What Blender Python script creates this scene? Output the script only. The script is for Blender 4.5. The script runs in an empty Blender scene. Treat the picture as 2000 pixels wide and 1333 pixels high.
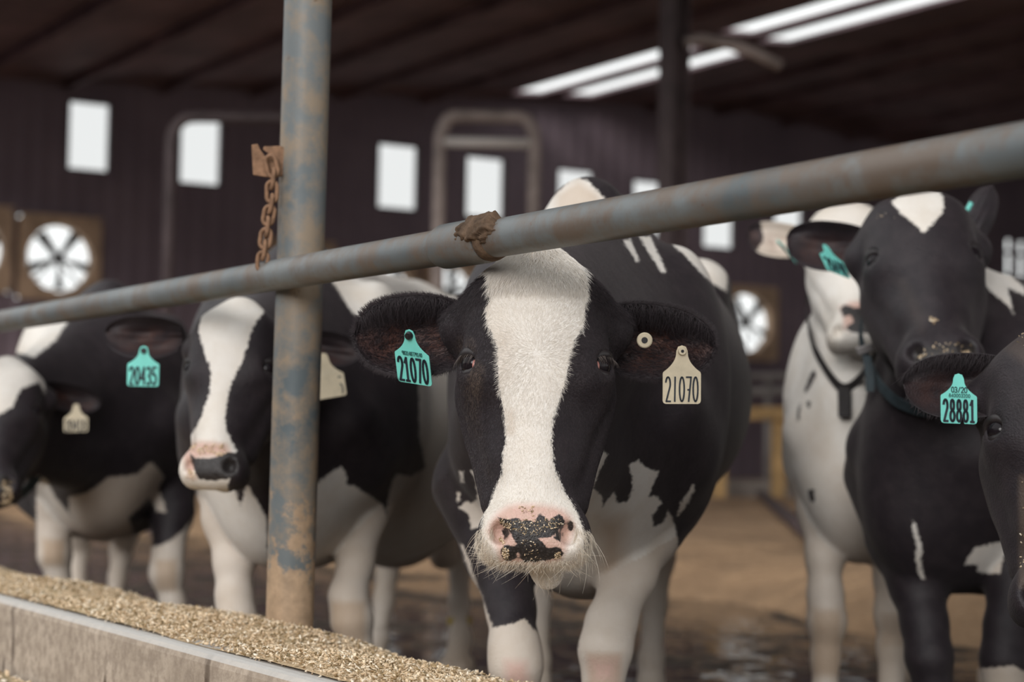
import bpy, math, random
import numpy as np
from mathutils import Vector, Matrix

random.seed(4)
RNG = np.random.default_rng(11)
SC = bpy.context.scene
COL = SC.collection

# ------------------------------------------------------------------ camera
FPX, CX, CY = 3800.0, 1000.0, 666.5
CAM = np.array([0.0, 0.0, 0.82])
PITCH, ROLL = math.radians(3.18), math.radians(1.0)
FWD = np.array([0, math.cos(PITCH), math.sin(PITCH)])
_r0 = np.array([1.0, 0, 0]); _u0 = np.array([0, -math.sin(PITCH), math.cos(PITCH)])
RIGHT = math.cos(ROLL) * _r0 + math.sin(ROLL) * _u0
UP = -math.sin(ROLL) * _r0 + math.cos(ROLL) * _u0
cam = bpy.data.cameras.new('camera'); cam_ob = bpy.data.objects.new('camera', cam); COL.objects.link(cam_ob)
cam.sensor_fit = 'HORIZONTAL'; cam.sensor_width = 36.0; cam.lens = FPX / 2000.0 * 36.0
cam.clip_start = 0.05; cam.clip_end = 300
m = Matrix(((RIGHT[0], UP[0], -FWD[0], CAM[0]), (RIGHT[1], UP[1], -FWD[1], CAM[1]), (RIGHT[2], UP[2], -FWD[2], CAM[2]), (0, 0, 0, 1)))
cam_ob.matrix_world = m
cam.dof.use_dof = True; cam.dof.focus_distance = 3.03; cam.dof.aperture_fstop = 3.3
SC.camera = cam_ob

# ------------------------------------------------------------------ sky, sun, exposure
wd = bpy.data.worlds.new('sky'); SC.world = wd; wd.use_nodes = True
bg = wd.node_tree.nodes['Background']
bg.inputs[0].default_value = (0.965, 0.985, 0.98, 1); bg.inputs[1].default_value = 1.35
sun = bpy.data.lights.new('sun', 'SUN'); sun_ob = bpy.data.objects.new('sun', sun); COL.objects.link(sun_ob)
sun.energy = 1.85; sun.angle = math.radians(24); sun.color = (1.0, 0.972, 0.945)
SUN_FROM = Vector((-0.24, -0.92, 0.33)).normalized()      # where the light comes from
sun_ob.rotation_euler = SUN_FROM.to_track_quat('Z', 'Y').to_euler()
sun_ob.location = (-6, -10, 8)
SC.view_settings.view_transform = 'Standard'; SC.view_settings.look = 'None'
SC.view_settings.exposure = 0.0; SC.view_settings.gamma = 1.0; SC.view_settings.use_curve_mapping = False
SC.cycles.max_bounces = 8; SC.cycles.diffuse_bounces = 4; SC.cycles.transparent_max_bounces = 12
SC.cycles.caustics_reflective = False; SC.cycles.caustics_refractive = False
SC.cycles.use_denoising = True

# ------------------------------------------------------------------ space helpers
def P(px, py, d):
    """point seen at photo pixel (px,py) lying d metres in front of the camera"""
    return CAM + d * (FWD + RIGHT * ((px - CX) / FPX) - UP * ((py - CY) / FPX))
def proj(V):
    v = np.asarray(V) - CAM
    z = v @ FWD
    return CX + FPX * (v @ RIGHT) / z, CY - FPX * (v @ UP) / z, z
_e = FWD * FPX + RIGHT * (-1250 - CX) + UP * (CY - 839); _e[2] = 0
E1 = _e / np.linalg.norm(_e)                     # along the barn, towards the gable wall
E2 = np.array([E1[1], -E1[0], 0.0])              # across the barn, into the pen
UZ = np.array([0, 0, 1.0])
def AB(a, b, z): return E1 * a + E2 * b + UZ * z
def toAB(p): return float(np.dot(p, E1)), float(np.dot(p, E2)), float(p[2])
def hit_plane(px, py, n, c):
    """where the sight line through a pixel meets the plane n.p = c"""
    r = FWD + RIGHT * ((px - CX) / FPX) - UP * ((py - CY) / FPX)
    return CAM + r * ((c - np.dot(n, CAM)) / np.dot(n, r))

# ------------------------------------------------------------------ node helpers
def mat(name):
    mt = bpy.data.materials.new(name); mt.use_nodes = True
    nt = mt.node_tree
    return mt, nt, nt.nodes['Principled BSDF']
def N(nt, t, **kw):
    n = nt.nodes.new(t)
    for k, v in kw.items():
        if k.startswith('i_'):
            key = k[2:]
            n.inputs[int(key) if key.isdigit() else key.replace('_', ' ')].default_value = v
        else: setattr(n, k, v)
    return n
def L(nt, a, b): nt.links.new(a, b)
def ramp(nt, fac, stops, interp='LINEAR'):
    r = nt.nodes.new('ShaderNodeValToRGB'); r.color_ramp.interpolation = interp
    cr = r.color_ramp
    while len(cr.elements) < len(stops): cr.elements.new(0.5)
    for e, (p, c) in zip(cr.elements, stops):
        e.position = p; e.color = (c[0], c[1], c[2], 1) if not isinstance(c, (int, float)) else (c, c, c, 1)
    L(nt, fac, r.inputs[0]); return r.outputs[0]
def noise(nt, scale, detail=4, rough=0.6, vec=None, dim='3D'):
    n = N(nt, 'ShaderNodeTexNoise'); n.inputs['Scale'].default_value = scale; n.inputs['Detail'].default_value = detail
    n.inputs['Roughness'].default_value = rough
    if vec is not None: L(nt, vec, n.inputs['Vector'])
    return n.outputs[0]
def objco(nt, scale=None):
    t = N(nt, 'ShaderNodeTexCoord').outputs['Object']
    if scale is None: return t
    mp = N(nt, 'ShaderNodeMapping'); mp.inputs['Scale'].default_value = scale; L(nt, t, mp.inputs[0]); return mp.outputs[0]
def mix(nt, fac, a, b, blend='MIX'):
    n = nt.nodes.new('ShaderNodeMix'); n.data_type = 'RGBA'; n.blend_type = blend
    for s, v in ((n.inputs[0], fac), (n.inputs[6], a), (n.inputs[7], b)):
        if hasattr(v, 'is_output') or isinstance(v, bpy.types.NodeSocket): L(nt, v, s)
        elif isinstance(v, (int, float)): s.default_value = v
        else: s.default_value = (v[0], v[1], v[2], 1)
    return n.outputs[2]
def math_(nt, op, a, b=0.0, c=None, clamp=False):
    n = nt.nodes.new('ShaderNodeMath'); n.operation = op; n.use_clamp = clamp
    for i, v in enumerate((a, b) if c is None else (a, b, c)):
        if isinstance(v, bpy.types.NodeSocket): L(nt, v, n.inputs[i])
        else: n.inputs[i].default_value = v
    return n.outputs[0]
def attr(nt, name):
    return N(nt, 'ShaderNodeAttribute', attribute_name=name).outputs['Fac']
def bump(nt, h, strength, dist, bs):
    b = N(nt, 'ShaderNodeBump'); b.inputs['Strength'].default_value = strength; b.inputs['Distance'].default_value = dist
    L(nt, h, b.inputs['Height']); L(nt, b.outputs[0], bs.inputs['Normal'])
def simple(name, col, rough=0.6, metal=0.0, var=0.0, vscale=8.0, spec=0.5, coat=0.0, bumpd=0.0):
    mt, nt, bs = mat(name)
    bs.inputs['Roughness'].default_value = rough; bs.inputs['Metallic'].default_value = metal
    bs.inputs['Specular IOR Level'].default_value = spec; bs.inputs['Coat Weight'].default_value = coat
    if var > 0:
        n = noise(nt, vscale, 5, 0.65, objco(nt))
        lo = [c * (1 - var) for c in col]; hi = [min(1, c * (1 + var)) for c in col]
        L(nt, ramp(nt, n, [(0.3, lo), (0.7, hi)]), bs.inputs['Base Color'])
        if bumpd: bump(nt, n, 0.6, bumpd, bs)
    else: bs.inputs['Base Color'].default_value = (*col, 1)
    return mt

# ------------------------------------------------------------------ mesh helpers
def make_mesh(name, V, F, material=None, parent=None, smooth=True, attrs=None):
    """V (n,3) world coordinates, F list of index tuples or an (m,4) array"""
    me = bpy.data.meshes.new(name)
    V = np.asarray(V, dtype=np.float64)
    if isinstance(F, np.ndarray):
        k = F.shape[1]
        me.vertices.add(len(V)); me.vertices.foreach_set('co', V.ravel())
        me.loops.add(F.size); me.loops.foreach_set('vertex_index', F.ravel().astype(np.int32))
        me.polygons.add(len(F)); me.polygons.foreach_set('loop_start', np.arange(0, F.size, k, dtype=np.int32))
        me.polygons.foreach_set('loop_total', np.full(len(F), k, dtype=np.int32))
        me.update(calc_edges=True)
    else:
        me.from_pydata([tuple(v) for v in V], [], [tuple(int(i) for i in f) for f in F]); me.update()
    me.validate()
    if smooth: me.polygons.foreach_set('use_smooth', np.ones(len(me.polygons), dtype=bool))
    for k_, a_ in (attrs or {}).items():
        at = me.attributes.new(k_, 'FLOAT', 'POINT'); at.data.foreach_set('value', np.asarray(a_, dtype=np.float32))
    if material: me.materials.append(material)
    ob = bpy.data.objects.new(name, me); COL.objects.link(ob)
    if parent is not None:
        ob.parent = parent
        ob.matrix_parent_inverse = parent_inverse(parent)
    return ob
_PW = {}
def parent_inverse(p):
    w = _PW.get(p.name)
    return w.inverted() if w is not None else Matrix()
def thing(name, label, cat, loc, group=None):
    o = bpy.data.objects.new(name, None); COL.objects.link(o)
    o.location = Vector(loc); o.empty_display_size = 0.1
    o['label'] = label; o['category'] = cat
    if group: o['group'] = group
    _PW[o.name] = Matrix.Translation(Vector(loc))
    return o
def tag(o, label=None, cat=None, group=None, kind=None):
    if label: o['label'] = label
    if cat: o['category'] = cat
    if group: o['group'] = group
    if kind: o['kind'] = kind
    return o
class MB:
    def __init__(s): s.v = []; s.f = []
    def add(s, V, F):
        o = len(s.v); s.v += [tuple(v) for v in V]; s.f += [tuple(i + o for i in f) for f in F]
    def box(s, c, ax, ay, az):
        """centre and three half-axis vectors"""
        c, ax, ay, az = map(np.asarray, (c, ax, ay, az)); V = []
        for k in (-1, 1):
            for j in (-1, 1):
                for i in (-1, 1): V.append(c + i * ax + j * ay + k * az)
        F = [(0, 2, 3, 1), (4, 5, 7, 6), (0, 1, 5, 4), (2, 6, 7, 3), (0, 4, 6, 2), (1, 3, 7, 5)]
        if np.dot(np.cross(ax, ay), az) < 0: F = [f[::-1] for f in F]
        s.add(V, F)
    def abbox(s, a0, a1, b0, b1, z0, z1):
        s.box(AB((a0 + a1) / 2, (b0 + b1) / 2, (z0 + z1) / 2), E1 * (a1 - a0) / 2, E2 * (b1 - b0) / 2, UZ * (z1 - z0) / 2)
    def tube(s, pts, r, n=12, closed=False, caps=True):
        pts = [np.asarray(p, float) for p in pts]; m_ = len(pts)
        rs = r if hasattr(r, '__len__') else [r] * m_
        T = []
        for i in range(m_):
            a = pts[(i - 1) % m_] if (closed or i > 0) else pts[i]; b = pts[(i + 1) % m_] if (closed or i < m_ - 1) else pts[i]
            t = b - a; T.append(t / (np.linalg.norm(t) + 1e-12))
        up = np.array([0, 0, 1.0]) if abs(T[0][2]) < 0.9 else np.array([1.0, 0, 0])
        nrm = np.cross(T[0], up); nrm /= np.linalg.norm(nrm)
        V = []
        for i in range(m_):
            nrm = nrm - T[i] * np.dot(nrm, T[i]); nrm /= np.linalg.norm(nrm); bi = np.cross(T[i], nrm)
            for k in range(n):
                th = 2 * math.pi * k / n
                V.append(pts[i] + rs[i] * (math.cos(th) * nrm + math.sin(th) * bi))
        F = []
        for i in range(m_ if closed else m_ - 1):
            j = (i + 1) % m_
            for k in range(n):
                k2 = (k + 1) % n
                F.append((i * n + k, i * n + k2, j * n + k2, j * n + k))
        if caps and not closed:
            F.append(tuple(range(n))[::-1]); F.append(tuple((m_ - 1) * n + k for k in range(n)))
        s.add(V, F)
    def build(s, name, material, parent=None, smooth=False, attrs=None):
        return make_mesh(name, s.v, s.f, material, parent, smooth, attrs)
def sphere_vf(c, r, nu=20, nv=12, axes=None):
    V = []; F = []
    ax = np.eye(3) if axes is None else np.asarray(axes)
    r = np.asarray(r if hasattr(r, '__len__') else (r, r, r), float)
    for j in range(nv + 1):
        ph = math.pi * j / nv
        for i in range(nu):
            th = 2 * math.pi * i / nu
            l = np.array([math.sin(ph) * math.cos(th), math.sin(ph) * math.sin(th), math.cos(ph)]) * r
            V.append(np.asarray(c) + l @ ax)
    for j in range(nv):
        for i in range(nu):
            F.append((j * nu + i, (j + 1) * nu + i, (j + 1) * nu + (i + 1) % nu, j * nu + (i + 1) % nu))
    return V, F
def shade_auto(ob, ang=40):
    me = ob.data
    me.polygons.foreach_set('use_smooth', np.ones(len(me.polygons), dtype=bool))
    me.set_sharp_from_angle(angle=math.radians(ang))
def bevel(ob, w, seg=2):
    md = ob.modifiers.new('bevel', 'BEVEL'); md.width = w; md.segments = seg; md.limit_method = 'ANGLE'; md.angle_limit = math.radians(35)

# ================================================================== MATERIALS
def m_pipe(name, paint, dirt, rust, dirt_amt, along, mud=None):
    """old blue-grey paint with dust, rust freckles and, low down, dried mud"""
    mt, nt, bs = mat(name)
    co = objco(nt)
    n1 = noise(nt, 9, 6, 0.62, co); n2 = noise(nt, 38, 6, 0.7, co); n3 = noise(nt, 2.6, 3, 0.5, co)
    col = ramp(nt, n3, [(0.35, paint[0]), (0.65, paint[1])])
    f = math_(nt, 'ADD', math_(nt, 'MULTIPLY', n1, 0.75), math_(nt, 'MULTIPLY', n2, 0.25))
    df = ramp(nt, f, [(0.56 - dirt_amt, 0.0), (0.70 - dirt_amt, 1.0)])
    col = mix(nt, df, col, dirt)
    rf = ramp(nt, noise(nt, 55, 3, 0.6, co), [(0.66, 0.0), (0.71, 1.0)])
    rf2 = math_(nt, 'MULTIPLY', rf, ramp(nt, noise(nt, 6, 3, 0.5, co), [(0.48, 0.0), (0.62, 0.85)]))
    col = mix(nt, rf2, col, rust)
    if mud:
        z0, z1, c = mud
        gz = N(nt, 'ShaderNodeSeparateXYZ'); L(nt, N(nt, 'ShaderNodeNewGeometry').outputs['Position'], gz.inputs[0])
        mr = N(nt, 'ShaderNodeMapRange'); L(nt, gz.outputs[2], mr.inputs[0]); mr.inputs[1].default_value = z0; mr.inputs[2].default_value = z1
        mr.inputs[3].default_value = 1; mr.inputs[4].default_value = 0
        sp = math_(nt, 'ADD', mr.outputs[0], math_(nt, 'MULTIPLY', math_(nt, 'SUBTRACT', math_(nt, 'ADD', math_(nt, 'MULTIPLY', n1, 0.5), math_(nt, 'MULTIPLY', noise(nt, 24, 6, 0.75, co), 0.5)), 0.5), 3.2))
        mc = ramp(nt, n2, [(0.3, [q * 0.72 for q in c]), (0.7, [q * 1.25 for q in c])])
        col = mix(nt, ramp(nt, sp, [(0.42, 0.0), (0.58, 1.0)]), col, mc)
    L(nt, col, bs.inputs['Base Color'])
    bs.inputs['Roughness'].default_value = 0.48
    bs.inputs['Specular IOR Level'].default_value = 0.45
    bump(nt, f, 0.5, 0.004, bs)
    return mt
M_RAIL = m_pipe('rail_paint', ((0.085, 0.100, 0.107), (0.19, 0.202, 0.204)), (0.13, 0.100, 0.080), (0.12, 0.05, 0.026), 0.11, None)
M_POST = m_pipe('post_paint', ((0.090, 0.112, 0.124), (0.17, 0.182, 0.184)), (0.255, 0.198, 0.142), (0.12, 0.065, 0.035), 0.12, None, (0.46, 0.84, (0.37, 0.26, 0.17)))
M_RUST = simple('rusty_iron', (0.22, 0.125, 0.075), 0.85, 0.0, 0.4, 60, 0.3, bumpd=0.002)
M_MUD = simple('dried_mud', (0.105, 0.068, 0.045), 0.95, 0, 0.5, 45, 0.2, bumpd=0.006)

def m_concrete():
    mt, nt, bs = mat('feed_kerb_concrete')
    co = objco(nt)
    n1 = noise(nt, 4, 6, 0.65, co); n2 = noise(nt, 40, 5, 0.7, co)
    base = ramp(nt, n1, [(0.3, (0.33, 0.265, 0.205)), (0.7, (0.58, 0.485, 0.395))])
    base = mix(nt, ramp(nt, n2, [(0.40, 0.85), (0.58, 0.0)]), base, (0.29, 0.23, 0.18))
    st = noise(nt, 1.0, 3, 0.5, objco(nt, (11, 11, 2.6)))
    base = mix(nt, ramp(nt, st, [(0.64, 0.0), (0.70, 0.8)]), base, (0.10, 0.07, 0.05))
    vo = N(nt, 'ShaderNodeTexVoronoi'); vo.inputs['Scale'].default_value = 1.0; L(nt, objco(nt, (17, 17, 7)), vo.inputs['Vector'])
    spot = math_(nt, 'MULTIPLY', ramp(nt, vo.outputs['Distance'], [(0.10, 1.0), (0.20, 0.0)]), ramp(nt, noise(nt, 5, 2, 0.5, co), [(0.52, 0.0), (0.56, 0.9)]))
    base = mix(nt, spot, base, (0.085, 0.055, 0.035))
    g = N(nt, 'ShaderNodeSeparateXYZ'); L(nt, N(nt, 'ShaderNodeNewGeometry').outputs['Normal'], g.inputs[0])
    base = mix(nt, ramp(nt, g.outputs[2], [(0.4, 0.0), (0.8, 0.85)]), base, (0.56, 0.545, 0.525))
    L(nt, base, bs.inputs['Base Color']); bs.inputs['Roughness'].default_value = 0.85
    bump(nt, math_(nt, 'ADD', n2, n1), 0.5, 0.006, bs)
    return mt
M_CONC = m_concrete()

def m_feed(name, dark=1.0):
    mt, nt, bs = mat(name)
    co = objco(nt)
    n = noise(nt, 70, 4, 0.7, co); n2 = noise(nt, 9, 3, 0.6, co)
    c = ramp(nt, n, [(0.3, (0.26 * dark, 0.175 * dark, 0.09 * dark)), (0.5, (0.62 * dark, 0.455 * dark, 0.28 * dark)), (0.72, (0.82 * dark, 0.66 * dark, 0.46 * dark))])
    c = mix(nt, ramp(nt, n2, [(0.45, 0.0), (0.7, 0.35)]), c, (0.33, 0.29, 0.14))
    L(nt, c, bs.inputs['Base Color']); bs.inputs['Roughness'].default_value = 0.9
    bump(nt, n, 0.8, 0.012, bs)
    return mt
M_FEED = m_feed('chopped_feed')
def m_flake():
    mt, nt, bs = mat('feed_flakes')
    r = attr(nt, 'shade')
    c = ramp(nt, r, [(0.0, (0.15, 0.105, 0.045)), (0.16, (0.36, 0.25, 0.125)), (0.42, (0.70, 0.52, 0.335)), (0.8, (0.86, 0.70, 0.50)), (1.0, (0.93, 0.84, 0.70))])
    L(nt, c, bs.inputs['Base Color']); bs.inputs['Roughness'].default_value = 0.8
    return mt
M_FLAKE = m_flake()

def m_floor():
    mt, nt, bs = mat('wet_manure_floor')
    co = objco(nt)
    n1 = noise(nt, 1.5, 5, 0.6, co); n2 = noise(nt, 7, 5, 0.65, co)
    L(nt, ramp(nt, n1, [(0.3, (0.030, 0.024, 0.021)), (0.7, (0.085, 0.063, 0.048))]), bs.inputs['Base Color'])
    wet = math_(nt, 'ADD', math_(nt, 'MULTIPLY', n1, 0.6), math_(nt, 'MULTIPLY', n2, 0.4))
    L(nt, ramp(nt, wet, [(0.51, 0.03), (0.56, 0.70)]), bs.inputs['Roughness'])
    hh = math_(nt, 'ADD', math_(nt, 'MULTIPLY', ramp(nt, wet, [(0.51, 0.0), (0.64, 1.0)]), 1.0), math_(nt, 'MULTIPLY', noise(nt, 9, 2, 0.5, co), 0.12))
    bump(nt, hh, 1.0, 0.035, bs)
    return mt
M_FLOOR = m_floor()
def m_sand():
    mt, nt, bs = mat('bedding_sand')
    co = objco(nt)
    n1 = noise(nt, 1.1, 5, 0.6, co); n2 = noise(nt, 30, 4, 0.7, co)
    c = ramp(nt, n1, [(0.3, (0.33, 0.195, 0.105)), (0.65, (0.55, 0.345, 0.195))])
    c = mix(nt, 0.25, c, ramp(nt, n2, [(0.3, (0.2, 0.14, 0.09)), (0.7, (0.5, 0.38, 0.26))]))
    L(nt, c, bs.inputs['Base Color']); bs.inputs['Roughness'].default_value = 0.95
    bump(nt, n1, 0.8, 0.25, bs)
    return mt
M_SAND = m_sand()
def m_wall():
    mt, nt, bs = mat('dark_ribbed_steel')
    co = objco(nt)
    g = N(nt, 'ShaderNodeVectorMath', operation='DOT_PRODUCT'); L(nt, N(nt, 'ShaderNodeNewGeometry').outputs['Position'], g.inputs[0])
    g.inputs[1].default_value = tuple(E2)
    w = N(nt, 'ShaderNodeMath', operation='SINE'); L(nt, math_(nt, 'MULTIPLY', g.outputs['Value'], 21.0), w.inputs[0])
    L(nt, ramp(nt, noise(nt, 0.7, 4, 0.6, co), [(0.3, (0.150, 0.114, 0.135)), (0.7, (0.205, 0.156, 0.178))]), bs.inputs['Base Color'])
    bs.inputs['Roughness'].default_value = 0.7; bs.inputs['Specular IOR Level'].default_value = 0.2
    bump(nt, w.outputs[0], 0.3, 0.04, bs)
    return mt
M_WALL = m_wall()
M_ROOF = simple('roof_underside', (0.185, 0.130, 0.142), 0.75, 0, 0.4, 0.8, 0.2)
M_STEEL = simple('dark_painted_steel', (0.085, 0.062, 0.064), 0.6, 0, 0.35, 3, 0.3)
M_HOOP = simple('dusty_steel_tube', (0.31, 0.255, 0.235), 0.6, 0, 0.4, 4, 0.3)
M_FAN = simple('fan_housing', (0.46, 0.32, 0.22), 0.75, 0, 0.3, 3, 0.25)
M_BLADE = simple('fan_blade_metal', (0.06, 0.05, 0.048), 0.5, 0.3, 0.3, 5)
M_WOOD = simple('weathered_wood', (0.42, 0.27, 0.125), 0.8, 0, 0.35, 6, 0.2)
M_PALE = simple('pale_tube', (0.62, 0.58, 0.55), 0.5)
M_GALV = simple('galvanised_pipe', (0.22, 0.20, 0.19), 0.55, 0.2, 0.3, 5)
M_YARD = simple('dirty_alley_concrete', (0.085, 0.068, 0.056), 0.9, 0, 0.4, 3)
M_SILLCONC = simple('stall_kerb_concrete', (0.20, 0.17, 0.15), 0.9, 0, 0.3, 3)
def m_glass():
    mt, nt, bs = mat('window_glass')
    out = nt.nodes['Material Output']
    t = N(nt, 'ShaderNodeBsdfTransparent'); t.inputs[0].default_value = (0.812, 0.812, 0.812, 1)
    g = N(nt, 'ShaderNodeBsdfGlossy'); g.inputs['Roughness'].default_value = 0.05
    fr = N(nt, 'ShaderNodeFresnel'); fr.inputs[0].default_value = 1.25
    ms = N(nt, 'ShaderNodeMixShader'); L(nt, fr.outputs[0], ms.inputs[0]); L(nt, t.outputs[0], ms.inputs[1]); L(nt, g.outputs[0], ms.inputs[2])
    L(nt, ms.outputs[0], out.inputs[0]); return mt
M_GLASS = m_glass()

# ================================================================== BARN SHELL
A_W = 30.0                      # gable wall
RIDGE_B = 22.5
def roof_z(b): return 5.86 + 0.0715 * b if b <= RIDGE_B else 5.86 + 0.0715 * (2 * RIDGE_B - b)
def wall_bz(px, py):
    p = hit_plane(px, py, E1, A_W); return toAB(p)[1:]
def slab_grid(name, a0, a1, b0, b1, z0, z1, material):
    mb = MB(); mb.abbox(a0, a1, b0, b1, z0, z1); o = mb.build(name, material); tag(o, kind='structure'); return o
slab_grid('floor', -12, 31, 1.72, 46, -0.2, 0.0, M_FLOOR)
slab_grid('floor_alley', -60, 31, -60, 1.23, -0.2, 0.30, M_YARD)

# window and fan openings, measured on the wall
win_px = [(131, 217, 197, 336), (349, 434, 229, 363), (549, 633, 256, 388), (736, 818, 280, 411), (908, 987, 305, 428), (1087, 1161, 330, 448), (1234, 1306, 352, 466), (1371, 1436, 375, 487), (1509, 1570, 394, 503), (1640, 1700, 412, 518), (1765, 1822, 430, 532)]
openings = []
for (x0, x1, y0, y1) in win_px:
    xm, ym = (x0 + x1) / 2, (y0 + y1) / 2
    b0, b1 = wall_bz(x0, ym)[0], wall_bz(x1, ym)[0]; zt, zb = wall_bz(xm, y0)[1], wall_bz(xm, y1)[1]
    openings.append((b0, b1, zb, zt))
fan_px = [(-62, 485, 1.0), (114, 506, 1.0), (580, 548, 1.0), (752, 566, 0.9), (880, 574, 0.88), (1456, 632, 1.08)]
fans = []
for (x, y, k) in fan_px:
    b, z = wall_bz(x, y); h = 0.66 * k
    fans.append((b, z, h)); openings.append((b - h, b + h, z - h, z + h))
slit_px = [(1963, 1979, 466, 492), (1963, 1979, 494, 538), (1988, 2004, 470, 496), (1988, 2004, 498, 545)]
for (x0, x1, y0, y1) in slit_px:
    xm, ym = (x0 + x1) / 2, (y0 + y1) / 2
    b0, b1 = wall_bz(x0, ym)[0], wall_bz(x1, ym)[0]; zt, zb = wall_bz(xm, y0)[1], wall_bz(xm, y1)[1]
    openings.append((b0, b1, zb, zt))
bs_ = sorted({8.0, 46.0, RIDGE_B} | {o[0] for o in openings} | {o[1] for o in openings} | set(np.arange(9, 46, 2.0)))
zs_ = sorted({0.0, 5.0} | {o[2] for o in openings} | {o[3] for o in openings})
ZTOP = 7.6
zs_ = [z for z in zs_ if z < ZTOP] + [ZTOP]
mb = MB()
for i in range(len(bs_) - 1):
    run = None
    for j in range(len(zs_) - 1):
        bc, zc = (bs_[i] + bs_[i + 1]) / 2, (zs_[j] + zs_[j + 1]) / 2
        hole = any(o[0] < bc < o[1] and o[2] < zc < o[3] for o in openings)
        if not hole:
            run = [zs_[j], zs_[j + 1]] if run is None else [run[0], zs_[j + 1]]
        if (hole or j == len(zs_) - 2) and run is not None:
            tz = min(run[1], roof_z(bc) + 0.03)
            if tz > run[0]: mb.abbox(A_W, A_W + 0.08, bs_[i], bs_[i + 1], run[0], tz)
            run = None
w = mb.build('wall_back', M_WALL); tag(w, kind='structure')
slab_grid('wall_sky_blocker', -60, 31, -13.2, -13.0, 0.3, 4.2, M_WALL)  # unseen wall, added to block low sky light from behind the camera
slab_grid('wall_right', -12, A_W + 0.1, 45.9, 46.0, 0, 6.5, M_WALL)
mbw = MB(); mbw.abbox(A_W, A_W + 0.08, -9, 8.0, 0, 6.44); tag(mbw.build('wall_left', M_WALL), kind='structure')

for k, o in enumerate(openings[:len(win_px)]):
    b0, b1, z0, z1 = o; mb = MB(); t = 0.035
    for (q0, q1, r0, r1) in ((b0, b0 + t, z0, z1), (b1 - t, b1, z0, z1), (b0, b1, z0, z0 + t), (b0, b1, z1 - t, z1)):
        mb.abbox(A_W - 0.02, A_W + 0.1, q0, q1, r0, r1)
    wf = mb.build('window_%d' % (k + 1), M_STEEL); tag(wf, kind='structure')
    mg = MB(); mg.abbox(A_W + 0.03, A_W + 0.036, b0 + t, b1 - t, z0 + t, z1 - t)
    mg.build('pane', M_GLASS, wf)
for k, o in enumerate(openings[-4:]):
    b0, b1, z0, z1 = o; mb = MB(); t = 0.02
    for (q0, q1, r0, r1) in ((b0, b0 + t, z0, z1), (b1 - t, b1, z0, z1), (b0, b1, z0, z0 + t), (b0, b1, z1 - t, z1)):
        mb.abbox(A_W - 0.02, A_W + 0.1, q0, q1, r0, r1)
    wf = mb.build('window_%d' % (k + 1 + len(win_px)), M_STEEL); tag(wf, kind='structure')

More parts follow.
